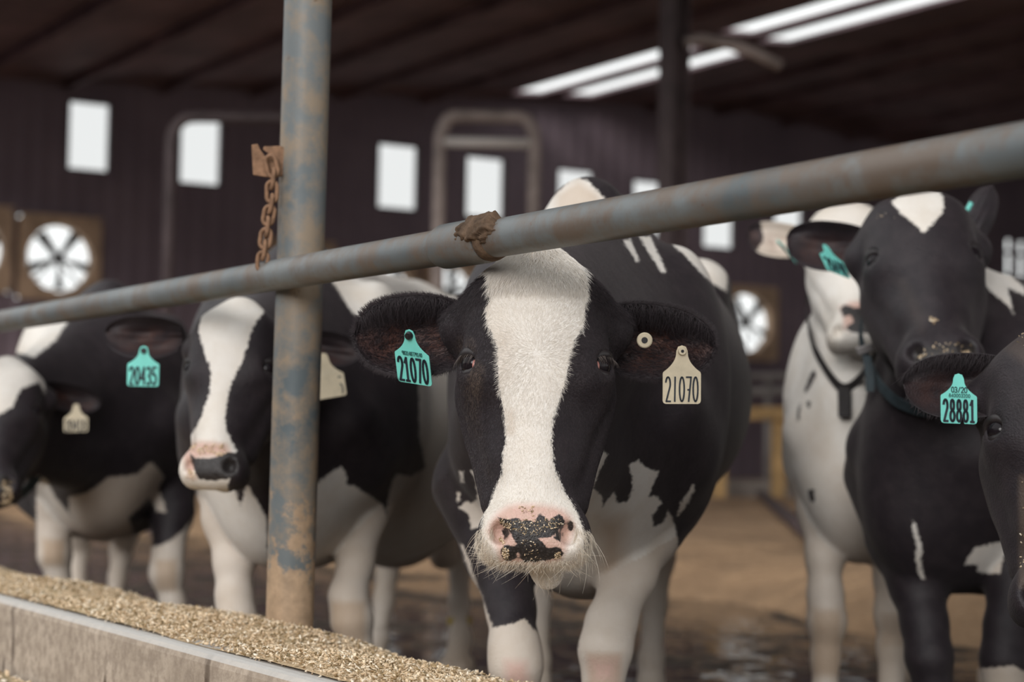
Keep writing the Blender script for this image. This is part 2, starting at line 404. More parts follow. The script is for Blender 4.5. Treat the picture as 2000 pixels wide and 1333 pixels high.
# ventilation fans set into the gable wall
fan_labels = ['big wall fan in a tan square housing, cut by the left edge of the photo',
              'big round wall fan with dark blades in a tan louvred housing, beneath the first window',
              'wall fan hidden behind the rusty pipe post, below the third window',
              'wall fan almost hidden, its bright rim showing over the white back beside the post',
              'wall fan glowing just under the rail, left of the central cow\'s poll',
              'large wall fan in a tan housing between the central cow\'s flank and the white cow']
for i, (b, z, h) in enumerate(fans):
    root = thing('exhaust_fan', fan_labels[i], 'fan', AB(A_W, b, z), 'exhaust fans in the gable wall')
    R = h * 0.80; n = 48
    # square housing with a round mouth and louvre ribs
    V = []; F = []
    for (a, rr, sq) in ((A_W - 0.10, R, 0), (A_W - 0.10, h, 1), (A_W + 0.10, h, 1), (A_W + 0.10, R, 0)):
        for k in range(n):
            th = 2 * math.pi * (k + 0.5) / n; c, s = math.cos(th), math.sin(th)
            q = (h / max(abs(c), abs(s))) if sq else rr
            V.append(AB(a, b + q * c, z + q * s))
    for ring in range(4):
        for k in range(n):
            k2 = (k + 1) % n; r2 = (ring + 1) % 4
            F.append((ring * n + k, ring * n + k2, r2 * n + k2, r2 * n + k))
    mb = MB(); mb.add(V, F)
    for q in np.arange(-h + 0.05, h, 0.09):                   # louvre ribs around the mouth
        half = math.sqrt(max(R * R - q * q, 0)) if abs(q) < R else 0
        for s in (-1, 1):
            if half < h - 0.03:
                mb.abbox(A_W - 0.125, A_W - 0.10, b + min(s * half, s * h), b + max(s * half, s * h), z + q, z + q + 0.035)
    mb.build('housing', M_FAN, root)
    for k in range(5):
        th = 2 * math.pi * k / 5 + 0.35 + i * 0.6
        rad = np.array([math.cos(th), math.sin(th)]); tg = np.array([-rad[1], rad[0]])
        V = []; rows = 7
        for r_ in range(rows):
            u = r_ / (rows - 1); q = R * (0.14 + 0.80 * u); wd_ = 0.055 + 0.10 * u * R / 0.53
            for sgn in (-1, 1):
                for dz in (0, 0.006):
                    pb = rad * q + tg * (0.55 * wd_ * sgn + 0.02 * u)
                    V.append(AB(A_W - 0.02 + 0.05 * sgn * (1 - 0.5 * u) + dz, b + pb[0], z + pb[1]))
        F = []
        for r_ in range(rows - 1):
            o = r_ * 4; p = o + 4
            F += [(o, o + 2, p + 2, p), (o + 1, p + 1, p + 3, o + 3), (o, p, p + 1, o + 1), (o + 2, o + 3, p + 3, p + 2)]
        F += [(0, 1, 3, 2), (rows * 4 - 4, rows * 4 - 2, rows * 4 - 1, rows * 4 - 3)]
        mbb = MB(); mbb.add(V, F); mbb.build('blade', M_BLADE, root)
    mb = MB(); mb.tube([AB(A_W - 0.09, b, z), AB(A_W + 0.06, b, z)], R * 0.16, 20)
    mb.build('hub', M_BLADE, root, True)
    mb = MB()
    for s in (-1, 1):
        mb.tube([AB(A_W + 0.08, b - s * R * 0.72, z - R * 0.72), AB(A_W + 0.08, b + s * R * 0.72, z + R * 0.72)], 0.022, 8)
    mb.build('motor_strut', M_BLADE, root)
    mb = MB()
    for rr in np.linspace(0.25, 1.0, 6) * R:
        mb.tube([AB(A_W + 0.11, b + rr * math.cos(t), z + rr * math.sin(t)) for t in np.linspace(0, 2 * math.pi, 40)[:-1]], 0.005, 5, closed=True)
    mb.build('guard', M_BLADE, root)

# roof: near slope with two long skylight slots beside the ridge, far slope whole
RN = np.array([0, 0, 1.0]) - E2 * 0.0715
def roof_ab(px, py):
    p = hit_plane(px, py, RN, 5.86); return toAB(p)
sk = []
for (pa, pb_, y0a, y1a) in ((( 995, 186), (1790, -52), 0, 22), ((1005, 214), (1790, -8), 0, 20)):
    bl = [roof_ab(pa[0], pa[1])[1], roof_ab(pb_[0], pb_[1])[1]]
    bl2 = [roof_ab(pa[0], pa[1] + y1a)[1], roof_ab(pb_[0], pb_[1] + y1a)[1]]
    sk.append((np.mean(bl), np.mean(bl2)))
print('skylight b ranges', sk, 'ridge', RIDGE_B, 'a at left end', roof_ab(995, 190))
s0, s1 = sorted(sk[0]), sorted(sk[1])
a_hi = A_W - 0.6
bands = [(s0[0], s0[1]), (s1[0], s1[1])]
bands.sort()
gaps = [(-12, 5.0), (a_hi, A_W + 0.1)]
a_break = roof_ab(1350, 100)[0]
mb = MB()
def roof_panel(a0, a1, b0, b1):
    p = [AB(a0, b0, roof_z(b0)), AB(a1, b0, roof_z(b0)), AB(a1, b1, roof_z(b1)), AB(a0, b1, roof_z(b1))]
    q = [v + UZ * 0.06 for v in p]
    mb.add(p + q, [(0, 1, 2, 3), (7, 6, 5, 4), (0, 4, 5, 1), (1, 5, 6, 2), (2, 6, 7, 3), (3, 7, 4, 0)])
ROOF_B0 = 2.0
roof_panel(-12, A_W + 0.1, ROOF_B0, bands[0][0])
roof_panel(-12, A_W + 0.1, bands[0][1], bands[1][0])
roof_panel(-12, A_W + 0.1, bands[1][1], max(RIDGE_B, bands[1][1] + 0.05))
for (b0, b1) in bands:
    roof_panel(-12, 6, b0, b1); roof_panel(a_hi, A_W + 0.1, b0, b1)
roof_panel(23.25, 24.45, bands[0][0], bands[0][1]); roof_panel(23.7, 24.35, bands[1][0], bands[1][1])
b_top = max(RIDGE_B, bands[1][1] + 0.05)
p = [AB(-12, b_top, roof_z(RIDGE_B)), AB(A_W + 0.1, b_top, roof_z(RIDGE_B)), AB(A_W + 0.1, 46, roof_z(46)), AB(-12, 46, roof_z(46))]
q = [v + UZ * 0.06 for v in p]
mb.add(p + q, [(0, 1, 2, 3), (7, 6, 5, 4), (0, 4, 5, 1), (1, 5, 6, 2), (2, 6, 7, 3), (3, 7, 4, 0)])
tag(mb.build('ceiling', M_ROOF), kind='structure')
# purlins and rafters
mb = MB()
for b in np.arange(3.0, 44, 1.6):
    if any(b0 - 0.15 < b < b1 + 0.15 for b0, b1 in bands): continue
    mb.abbox(-10, A_W, b - 0.03, b + 0.03, roof_z(b) - 0.16, roof_z(b) - 0.01)
tag(mb.build('trim_1', M_ROOF), kind='structure')
for k, a in enumerate((8.0,)):
    mb = MB()
    for (b0, b1) in ((ROOF_B0, RIDGE_B), (RIDGE_B, 45.9)):
        za, zb = roof_z(b0) - 0.16, roof_z(b1) - 0.16
        c = AB(a, (b0 + b1) / 2, (za + zb) / 2 - 0.14); mb.box(c, E1 * 0.09, E2 * (b1 - b0) / 2 + UZ * (zb - za) / 2, UZ * 0.14)
    tag(mb.build('trim_%d' % (k + 2), M_STEEL), kind='structure')

# ================================================================== BARN FURNITURE, FAR
def at_depth(px, d): return P(px, 666, d)
# steel column and its brace
c = P(1316, 200, 16.0); ca, cb, _ = toAB(c)
root = thing('roof_column', 'dark steel roof column rising behind the rail, right of the skylight strips', 'column', AB(ca, cb, 0))
mb = MB(); zt = roof_z(cb) - 0.3
mb.abbox(ca - 0.10, ca + 0.10, cb - 0.085, cb - 0.07, 0, zt); mb.abbox(ca - 0.10, ca + 0.10, cb + 0.07, cb + 0.085, 0, zt); mb.abbox(ca - 0.012, ca + 0.012, cb - 0.07, cb + 0.07, 0, zt)
mb.build('shaft', M_STEEL, root)
mb = MB(); mb.tube([P(1336, 84, 16), P(1370, 76, 16), P(1430, 88, 16), P(1480, 106, 16), P(1525, 130, 16)], 0.05, 12)
mb.build('brace', M_HOOP, root, True)
# pipe arches standing in the pen
def arch(xl, xr, yt, d, r, label, mat_, bar=True):
    pl, pr = P(xl, 400, d), P(xr, 400, d)
    root = thing('pipe_arch', label, 'frame', (pl[0], pl[1], 0), 'pipe arches in the pen')
    zt = P((xl + xr) / 2, yt, d)[2]
    pts = [np.array([pl[0], pl[1], 0]), np.array([pl[0], pl[1], zt - 0.25])]
    w = pr - pl; w[2] = 0
    for t in np.linspace(0, 1, 7)[1:-1]:
        pts.append(np.array([pl[0], pl[1], 0]) + w * (0.16 * (1 - math.cos(t * math.pi / 2))) + UZ * (zt - 0.25 + 0.25 * math.sin(t * math.pi / 2)))
    pts.append(np.array([pl[0], pl[1], zt]) + w * 0.2); 
    right = [np.array([pr[0], pr[1], q[2]]) - (q - np.array([pl[0], pl[1], q[2]])) for q in pts][::-1]
    mb = MB(); mb.tube(pts + right, r, 14); mb.build('tube', mat_, root, True)
    mb = MB(); zc = P((xl + xr) / 2, yt + 52, d)[2]
    if bar:
        mb.tube([np.array([pl[0], pl[1], zc]) + w * 0.02, np.array([pr[0], pr[1], zc]) - w * 0.02], r * 0.8, 12); mb.build('crossbar', M_PALE, root, True)
    for q in (pl, pr):
        mb = MB(); mb.tube([(q[0], q[1], 0), (q[0], q[1], 0.03)], r * 2.2, 16); mb.build('foot_plate', mat_, root)
arch(857, 1042, 226, 18.0, 0.062, 'pale steel pipe arch in front of the fifth gable window', M_HOOP)
arch(331, 603, 228, 18.0, 0.055, 'dark steel pipe arch around the second gable window', M_STEEL, False)

# wooden rail fence and galvanised stall dividers in the distance
d = 21.0
p0, p1 = P(1380, 808, d), P(1640, 808, d)
root = thing('wooden_fence', 'yellow-brown wooden rail on posts beside the central cow\'s belly', 'fence', (p0[0], p0[1], 0))
mb = MB(); mb.box((p0 + p1) / 2, (p1 - p0) / 2, np.array([0, 0.04, 0]), UZ * 0.072); o = mb.build('rail', M_WOOD, root); bevel(o, 0.01)
for x in (1405, 1520, 1625):
    q = P(x, 900, d + 0.08); mb = MB(); mb.box((q[0], q[1], (p0[2]) / 2), (0.075, 0, 0), (0, 0.045, 0), (0, 0, p0[2] / 2 + 0.05)); o = mb.build('post', M_WOOD, root); bevel(o, 0.01)
p0, p1 = P(1360, 742, 24.5), P(1640, 742, 24.5)
root = thing('stall_divider', 'grey galvanised pipe stall divider behind the wooden rail', 'barrier', (p0[0], p0[1], 0))
for y in (735, 765, 770):
    a_, b_ = P(1360, y, 24.5), P(1640, y - (6 if y > 740 else 0), 24.5)
    mb = MB(); mb.tube([a_, b_], 0.045, 10); mb.build('rail', M_GALV, root, True)
for x in (1370, 1500, 1630):
    q = P(x, 800, 24.5); mb = MB(); mb.tube([(q[0], q[1], 0), (q[0], q[1], P(x, 728, 24.5)[2])], 0.05, 10); mb.build('upright', M_GALV, root, True)
# raised sand bed with an uneven lip
bed_a = np.linspace(-6, 29.9, 90); V = []; F = []
def bed_edge(a): return 9.0 + 0.25 * math.sin(a * 0.9) + 0.12 * math.sin(a * 2.3 + 1)
p = P(1400, 1150, 11.0); BED_B = toAB(hit_plane(1400, 1185, UZ, 0.0))[1]
prof = [(-0.25, -0.03), (0.0, 0.06), (0.28, 0.20), (0.7, 0.27), (2.0, 0.32), (5, 0.33), (10, 0.34), (18, 0.34), (30, 0.34)]
for a in bed_a:
    off = 0.25 * math.sin(a * 0.9) + 0.15 * math.sin(a * 2.3 + 1)
    for (db, z) in prof:
        bb = min(BED_B + db + off * max(0, 1 - db / 8), 45.8)
        V.append(AB(a, bb, z + 0.03 * math.sin(a * 3.1 + db * 2.7) * (z > 0.1)))
n = len(prof)
for i in range(len(bed_a) - 1):
    for j in range(n - 1): F.append((i * n + j, i * n + j + 1, (i + 1) * n + j + 1, (i + 1) * n + j))
o = make_mesh('sand_bed', V, F, M_SAND); tag(o, 'brown sand bedding spread over the rear of the pen', 'sand', kind='stuff')
md = o.modifiers.new('sub', 'SUBSURF'); md.levels = 1; md.render_levels = 2
# stall kerb and a dark tube lying slantwise on the bedding
p0, p1 = P(1400, 930, 22.0), P(1560, 940, 22.0)
mb = MB(); mb.box(((p0 + p1) / 2)[0:2].tolist() + [0.40], np.array([*(p1 - p0)[:2] * 0.6, 0]), (0, 0.12, 0), (0, 0, 0.12)); o = mb.build('stall_kerb', M_SILLCONC)
tag(o, 'low grey concrete stall kerb on the sand under the wooden rail', 'kerb')
pts = [hit_plane(x, y, UZ, 0.37) for x, y in ((1462, 945), (1490, 968), (1520, 995), (1552, 1020), (1590, 1046))]
mb = MB(); mb.tube(pts, 0.05, 8); o = mb.build('dark_tube', M_STEEL, None, True); tag(o, 'dark tube lying slantwise on the brown sand', 'hose')

# ================================================================== FEED BARRIER
RAIL_B = toAB(P(960, 467, 3.06))[1]; RAIL_Z = float(P(960, 467, 3.06)[2])
KERB_B0, KERB_B1, KERB_Z = 1.232, 1.335, 0.470
mb = MB()
na = 60; A_ = np.linspace(-4, 29.9, na)
for i in range(na - 1):
    mb.abbox(A_[i], A_[i + 1], KERB_B0, KERB_B1, 0.0, KERB_Z)
kb = MB(); kb.abbox(-4, 29.9, KERB_B0, KERB_B1, 0.0, KERB_Z)
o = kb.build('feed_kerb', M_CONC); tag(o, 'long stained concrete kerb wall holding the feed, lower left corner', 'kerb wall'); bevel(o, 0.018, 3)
kb = MB(); kb.abbox(-4, 29.9, KERB_B1 + 0.002, 1.72, 0.0, 0.28)
o = kb.build('trough_base', M_SILLCONC); tag(o, 'concrete trough base buried under the spread feed', 'trough')

# spread feed: mound strip plus loose flakes
na, nb = 260, 26
aa = np.linspace(-3.5, 16, na); tt = np.linspace(0, 1, nb)
hn = RNG.normal(size=(na, nb))
for _ in range(2): hn = (hn + np.roll(hn, 1, 0) + np.roll(hn, -1, 0) + np.roll(hn, 1, 1) + np.roll(hn, -1, 1)) / 5
def feed_h(t, a):
    z = 0.474 + 0.022 * np.sin(np.clip(t, 0, 1) * 3.1) - 0.072 * t - 0.12 * np.clip((t - 0.90) / 0.10, 0, 1) ** 1.2
    return z + (0.008 * np.sin(a * 5.3 + t * 4) + 0.007 * np.sin(a * 11 + 1.3)) * np.clip(t * 4, 0, 1) + 0.03 * np.exp(-((a - 3.80) / 0.16) ** 2) * t
FB0, FB1 = KERB_B1 - 0.070, 1.725
def feed_b(t, a): return FB0 + (FB1 - FB0 + 0.014 * np.sin(a * 4.1) + 0.010 * np.sin(a * 9.7) + 0.07 * np.exp(-((a - 3.84) / 0.13) ** 2)) * t
V = []; F = []
for i in range(na):
    for j in range(nb):
        a, t = aa[i], tt[j]
        V.append(AB(a, feed_b(t, a), feed_h(t, a) + 0.012 * hn[i, j] * (0.3 + t)))
for i in range(na - 1):
    for j in range(nb - 1): F.append((i * nb + j, i * nb + j + 1, (i + 1) * nb + j + 1, (i + 1) * nb + j))
o = make_mesh('spread_feed', V, F, M_FEED); tag(o, 'band of yellow chopped feed spread along the kerb', 'feed', kind='stuff')
def flakes(name, cen, nrm_jit, size, parent=None, matl=M_FLAKE, thin=0.35):
    n = len(cen); cen = np.asarray(cen)
    d1 = RNG.normal(size=(n, 3)); d1[:, 2] *= nrm_jit; d1 /= np.linalg.norm(d1, axis=1, keepdims=True)
    d2 = RNG.normal(size=(n, 3)); d2[:, 2] *= nrm_jit; d2 -= d1 * (d1 * d2).sum(1, keepdims=True); d2 /= np.linalg.norm(d2, axis=1, keepdims=True)
    d3 = np.cross(d1, d2)
    s = (size * (0.5 + RNG.random(n)))[:, None]; wv = s * (thin * (0.6 + 0.8 * RNG.random(n)))[:, None]
    th = s * 0.10
    C = []
    for k in (-1, 1):
        for (i, j) in ((-1, -1), (1, -1), (1, 1), (-1, 1)):
            C.append(cen + d1 * s * i * (1 if j < 0 else 0.7) + d2 * wv * j + d3 * th * k)
    V = np.stack(C, 1).reshape(-1, 3)
    q = np.array([[0, 3, 2, 1], [4, 5, 6, 7], [0, 1, 5, 4], [1, 2, 6, 5], [2, 3, 7, 6], [3, 0, 4, 7]])
    F = (np.arange(n)[:, None, None] * 8 + q[None]).reshape(-1, 4)
    return make_mesh(name, V, F, matl, parent, False, {'shade': np.repeat(RNG.random(n), 8)})
nfl = 75000
fa = np.concatenate([RNG.uniform(0.8, 6.5, nfl * 4 // 5), RNG.uniform(6.5, 14, nfl // 5)]); ft = RNG.uniform(0.0, 0.97, len(fa))
cen = E1[None] * fa[:, None] + E2[None] * feed_b(ft, fa)[:, None] + UZ[None] * (feed_h(ft, fa) + RNG.uniform(-0.002, 0.012, len(fa)))[:, None]
o = flakes('feed_flakes', cen, 0.55, 0.0036); tag(o, 'loose chopped straw and maize flakes lying over the feed', 'feed', kind='stuff')
# feed heaped on the alley floor against the kerb, bottom left corner
V = []; F = []; na2 = 70; nb2 = 18
aa2 = np.linspace(2.0, 7.0, na2)
def alley_h(a, t): return 0.318 + (0.075 + 0.02 * np.sin(a * 6.1) + 0.016 * np.sin(a * 13.7 + 1)) * np.clip(1 - ((t - 0.45) / 0.5) ** 2, 0, 1) * np.clip((a - 3.3) / 0.9, 0.25, 1)
for i in range(na2):
    for j in range(nb2):
        a = aa2[i]; t = j / (nb2 - 1); V.append(AB(a, KERB_B0 - 0.02 - 0.65 * (1 - t), alley_h(a, t) + RNG.normal() * 0.004))
for i in range(na2 - 1):
    for j in range(nb2 - 1): F.append((i * nb2 + j, i * nb2 + j + 1, (i + 1) * nb2 + j + 1, (i + 1) * nb2 + j))
o = make_mesh('alley_feed', V, F, m_feed('damp_feed', 0.6)); tag(o, 'brown clump of feed on the alley floor, bottom left corner', 'feed', kind='stuff')
fa = RNG.uniform(2.2, 6.8, 5000); ft = RNG.uniform(0, 1, 5000)
cen = E1[None] * fa[:, None] + E2[None] * (KERB_B0 - 0.02 - 0.65 * (1 - ft))[:, None] + UZ[None] * (alley_h(fa, ft) + 0.004)[:, None]
o = flakes('alley_flakes', cen, 0.5, 0.008); tag(o, 'loose flakes over the brown feed clump in the alley', 'feed', kind='stuff')

# the neck rail
RR = 0.0302
root = thing('neck_rail', 'long blue-grey rusty pipe rail crossing the photo in front of the cows', 'rail', AB(1.0, RAIL_B, 0.5))
def rail_a(px):
    # a-coordinate on the rail axis seen at photo column px
    lo, hi = -3.0, 40.0
    for _ in range(60):
        mid = (lo + hi) / 2
        x = proj(AB(mid, RAIL_B, RAIL_Z))[0]
        z = proj(AB(mid, RAIL_B, RAIL_Z))[2]
        if z < 0.05 or x > px: lo = mid
        else: hi = mid
    return lo
mb = MB(); mb.tube([AB(a, RAIL_B, RAIL_Z) for a in np.linspace(-3, 16, 60)], RR, 40); mb.build('pipe', M_RAIL, root, True)
ac0, ac1 = rail_a(868), rail_a(955)
mb = MB()
prof = [(ac0 + 0.003, RR), (ac0, RR + 0.005), (ac0 - 0.008, RR + 0.0068), (ac1 + 0.006, RR + 0.0068), (ac1, RR + 0.004), (ac1, RR)]
pr_a = [p_[0] for p_ in prof]; pr_r = [p_[1] for p_ in prof]
mb.tube([AB(a, RAIL_B, RAIL_Z) for a in pr_a], pr_r, 40, caps=False); o = mb.build('sleeve', M_RAIL, root, True); shade_auto(o, 30)
mb = MB(); ar = rail_a(962)
mb.tube([AB(a, RAIL_B, RAIL_Z) for a in (ar + 0.012, ar + 0.008, ar + 0.003, ar - 0.004, ar - 0.01, ar - 0.014)], [RR, RR + 0.004, RR + 0.0055, RR + 0.004, RR + 0.003, RR], 40, caps=False)
mb.build('weld_ring', M_MUD, root, True)
# dried dung stuck on top of the joint
V, F = [], []
nu, nv = 40, 40
a0, a1 = rail_a(918), rail_a(1003)
hm = RNG.normal(size=(nu, nv))
for _ in range(3): hm = (hm + np.roll(hm, 1, 0) + np.roll(hm, -1, 0) + np.roll(hm, 1, 1) + np.roll(hm, -1, 1)) / 5
for i in range(nu):
    for j in range(nv):
        u, v = i / (nu - 1), j / (nv - 1)
        th = math.radians(-25 + 120 * v)        # around the pipe, camera side up over the top
        a = a0 + (a1 - a0) * u
        e = min(u, 1 - u) * 2; lim = math.sin(math.pi * u) ** 0.5 if 0 < u < 1 else 0
        k = max(0.0, min(1.0, 2.6 * math.sin(math.pi * min(max(u, 0), 1)) * math.sin(math.pi * v) + 1.0 * hm[i, j] - 0.55))
        r = RR - 0.003 + 0.015 * k + (0.003 * hm[i, j] if k > 0 else 0)
        V.append(AB(a, RAIL_B - math.cos(th) * r, RAIL_Z + math.sin(th) * r))
for i in range(nu - 1):
    for j in range(nv - 1): F.append((i * nv + j, i * nv + j + 1, (i + 1) * nv + j + 1, (i + 1) * nv + j))
o = make_mesh('dried_dung', V, F, M_MUD, root); o['label'] = 'crust of dried brown dung on the pipe joint'

# the upright post and the rusty chain
pd = 3.83
pt = P(602, 0, pd); pb0 = P(564, 1262, pd)
ax = (pt - pb0) / np.linalg.norm(pt - pb0)
foot = pb0 - ax * ((pb0[2] - 0.28) / ax[2]); top = pt + ax * 1.5
root = thing('barrier_post', 'upright muddy blue-grey pipe post left of the central cow', 'post', foot)
mb = MB(); mb.tube([foot + (top - foot) * t for t in np.linspace(0, 1, 50)], 0.0468, 44); mb.build('pipe', M_POST, root, True)
# cut-out hook plate welded to the post
hp = lambda x, y, d=3.80: P(x, y, d)
outl = [(491, 283), (503, 281), (508, 292), (518, 306), (524, 300), (513, 292), (515, 286), (548, 285), (560, 290), (562, 340), (548, 345), (520, 346), (494, 342)]
V = [hp(*q) for q in outl] + [hp(*q) + FWD * 0.008 for q in outl]
k = len(outl)
F = [tuple(range(k))[::-1], tuple(range(k, 2 * k))] + [(i, (i + 1) % k, k + (i + 1) % k, k + i) for i in range(k)]
o = make_mesh('hook_plate', V, F, M_RUST, root, False); bevel(o, 0.0015)
# chain: every link is a part of one chain
chain = thing('rusty_chain', 'short rusty iron chain hanging from the hook plate beside the post', 'chain', P(530, 400, 3.78), None)
cp = [(528, 312), (534, 338), (531, 362), (531, 388), (527, 410), (523, 432), (520, 455), (517, 478), (514, 500), (512, 522)]
for i in range(len(cp) - 1):
    a = P(cp[i][0], cp[i][1], 3.785); b = P(cp[i + 1][0], cp[i + 1][1], 3.785)
    mid = (a + b) / 2; dr = (b - a); ln = np.linalg.norm(dr); dr /= ln
    sd = np.cross(dr, FWD); sd /= np.linalg.norm(sd)
    ang = 0.45 if i % 2 == 0 else 1.35
    sdr = sd * math.cos(ang) + np.cross(dr, sd) * math.sin(ang)
    hl, hw = ln * 0.5 + 0.0075, 0.0118
    pts = []
    for t in np.linspace(0, 2 * math.pi, 28)[:-1]:
        cx_, sx_ = math.cos(t), math.sin(t)
        pts.append(mid + dr * ((hl - hw) * (1 if sx_ > 0 else -1) + hw * sx_) + sdr * hw * cx_)
    mb = MB(); mb.tube(pts, 0.0042, 8, closed=True); mb.build('link', M_RUST, chain, True)

# ================================================================== COWS
# ---- signed distance primitives (all evaluated in world metres)
class Cone:
    def __init__(s, a, b, ra, rb, reg=0, k=0.05):
        s.a, s.b, s.ra, s.rb, s.reg, s.k = np.asarray(a, float), np.asarray(b, float), ra, rb, reg, k
        s.sub = False
    def d(s, p):
        ba = s.b - s.a; t = np.clip(((p - s.a) @ ba) / (ba @ ba + 1e-12), 0, 1)
        return np.linalg.norm(p - s.a - t[:, None] * ba, axis=1) - (s.ra + (s.rb - s.ra) * t)
    def bounds(s):
        r = max(s.ra, s.rb); return np.minimum(s.a, s.b) - r, np.maximum(s.a, s.b) + r
class Ell:
    def __init__(s, c, r, axes, reg=0, k=0.05, sub=False):
        s.c, s.r, s.A, s.reg, s.k, s.sub = np.asarray(c, float), np.asarray(r, float), np.asarray(axes, float), reg, k, sub
    def d(s, p):
        q = (p - s.c) @ s.A.T
        k0 = np.linalg.norm(q / s.r, axis=1); k1 = np.linalg.norm(q / s.r ** 2, axis=1)
        return np.where(k0 < 1e-6, -s.r.min(), k0 * (k0 - 1) / np.maximum(k1, 1e-9))
    def bounds(s):
        r = s.r.max(); return s.c - r, s.c + r
def field(prims, p):
    D = None
    for q in prims:
        d = q.d(p)
        if D is None: D = d; continue
        k = q.k
        if q.sub:
            h = np.clip(0.5 - 0.5 * (D + d) / k, 0, 1); D = D * (1 - h) - d * h + k * h * (1 - h)
        else:
            h = np.clip(0.5 + 0.5 * (D - d) / k, 0, 1); D = D * (1 - h) + d * h - k * h * (1 - h)
    return D
def surface_nets(prims, cell, lo=None, hi=None):
    bl = [q.bounds() for q in prims if not q.sub]
    lo = np.min([b[0] for b in bl], 0) - 0.06; hi = np.max([b[1] for b in bl], 0) + 0.06
    NB = 12; bs = NB * cell
    nb = np.ceil((hi - lo) / bs).astype(int)
    g = np.stack(np.meshgrid(*[np.arange(k) for k in nb], indexing='ij'), -1).reshape(-1, 3)
    cen = lo + (g + 0.5) * bs
    hd = bs * 0.5 * math.sqrt(3)
    DP = np.stack([q.d(cen) for q in prims], 1)
    pos = [i for i, q in enumerate(prims) if not q.sub]
    dmin = DP[:, pos].min(1)
    act = np.where(np.abs(dmin) < hd * 1.5 + 0.05)[0]
    inner = dmin < -(hd * 1.5 + 0.05)
    gi = np.stack(np.meshgrid(*[np.arange(NB + 1)] * 3, indexing='ij'), -1).reshape(-1, 3)
    n1 = NB + 1
    VK, VP, FQ = [], [], []
    big = (nb * NB + 2).astype(np.int64)
    def key(ijk): return (ijk[..., 0].astype(np.int64) * big[1] + ijk[..., 1]) * big[2] + ijk[..., 2]
    corners = np.array([[i, j, k] for i in (0, 1) for j in (0, 1) for k in (0, 1)])
    edges = [(a, b) for a in range(8) for b in range(a + 1, 8) if np.abs(corners[a] - corners[b]).sum() == 1]
    for bi in act:
        sel = [q for i, q in enumerate(prims) if DP[bi, i] < dmin[bi] + 2.4 * hd + 2 * q.k + 0.02 or (q.sub and DP[bi, i] < hd * 2 + .05)]
        base = g[bi] * NB
        pts = lo + (gi + base) * cell
        D = field(sel, pts).reshape(n1, n1, n1)
        S = D < 0
        if S.all() or not S.any(): continue
        C = [D[c[0]:c[0] + NB, c[1]:c[1] + NB, c[2]:c[2] + NB] for c in corners]
        SC_ = [x < 0 for x in C]
        cnt = sum(x.astype(np.int8) for x in SC_)
        ix = np.argwhere((cnt > 0) & (cnt < 8))
        if len(ix) == 0: continue
        cv = np.stack([x[ix[:, 0], ix[:, 1], ix[:, 2]] for x in C], 1)
        acc = np.zeros((len(ix), 3)); num = np.zeros(len(ix))
        for a, b in edges:
            da, db = cv[:, a], cv[:, b]; cr = (da < 0) != (db < 0)
            t = np.where(cr, da / np.where(cr, da - db, 1), 0)
            acc += np.where(cr[:, None], corners[a] + t[:, None] * (corners[b] - corners[a]), 0); num += cr
        VK.append(key(ix + base)); VP.append(lo + (ix + base + acc / num[:, None]) * cell)
        for ax in range(3):
            o = [0, 0, 0]; o[ax] = 1
            A = S[:NB, :NB, :NB]; B = S[o[0]:o[0] + NB, o[1]:o[1] + NB, o[2]:o[2] + NB]
            e = np.argwhere(A != B)
            if len(e) == 0: continue
            fl = A[e[:, 0], e[:, 1], e[:, 2]]
            u, v = [(1, 2), (2, 0), (0, 1)][ax]
            E = e + base
            q = []
            for (du, dv) in ((-1, -1), (0, -1), (0, 0), (-1, 0)):
                c_ = E.copy(); c_[:, u] += du; c_[:, v] += dv; q.append(key(c_))
            q = np.stack(q, 1); q[~fl] = q[~fl][:, ::-1]
            FQ.append(q)
    VK = np.concatenate(VK); VP = np.concatenate(VP); FQ = np.concatenate(FQ)
    od = np.argsort(VK); VK = VK[od]; VP = VP[od]
    idx = np.searchsorted(VK, FQ); idx = np.clip(idx, 0, len(VK) - 1)
    ok = (VK[idx] == FQ).all(1)
    return VP, idx[ok].astype(np.int64)
def vnormals(V, F):
    a, b, c, d = (V[F[:, i]] for i in range(4))
    fn = np.cross(c - a, d - b); n = np.zeros_like(V)
    for i in range(4): np.add.at(n, F[:, i], fn)
    return n / (np.linalg.norm(n, axis=1, keepdims=True) + 1e-12)
def poly_sd(x, y, poly):
    """signed distance in pixels to a polygon, positive inside"""
    P_ = np.asarray(poly, float); n = len(P_); best = np.full(len(x), 1e9); ins = np.zeros(len(x), bool)
    for i in range(n):
        a = P_[i]; b = P_[(i + 1) % n]; e = b - a
        wx, wy = x - a[0], y - a[1]
        t = np.clip((wx * e[0] + wy * e[1]) / (e @ e + 1e-9), 0, 1)
        best = np.minimum(best, (wx - t * e[0]) ** 2 + (wy - t * e[1]) ** 2)
        c = ((a[1] <= y) != (b[1] <= y))
        xs = a[0] + (y - a[1]) / (b[1] - a[1] + 1e-12) * e[0]
        ins ^= c & (x < xs)
    d = np.sqrt(best)
    return np.where(ins, d, -d)
def crop(x0, y0, s, pts): return [(x0 + px * s, y0 + py * s) for px, py in pts]

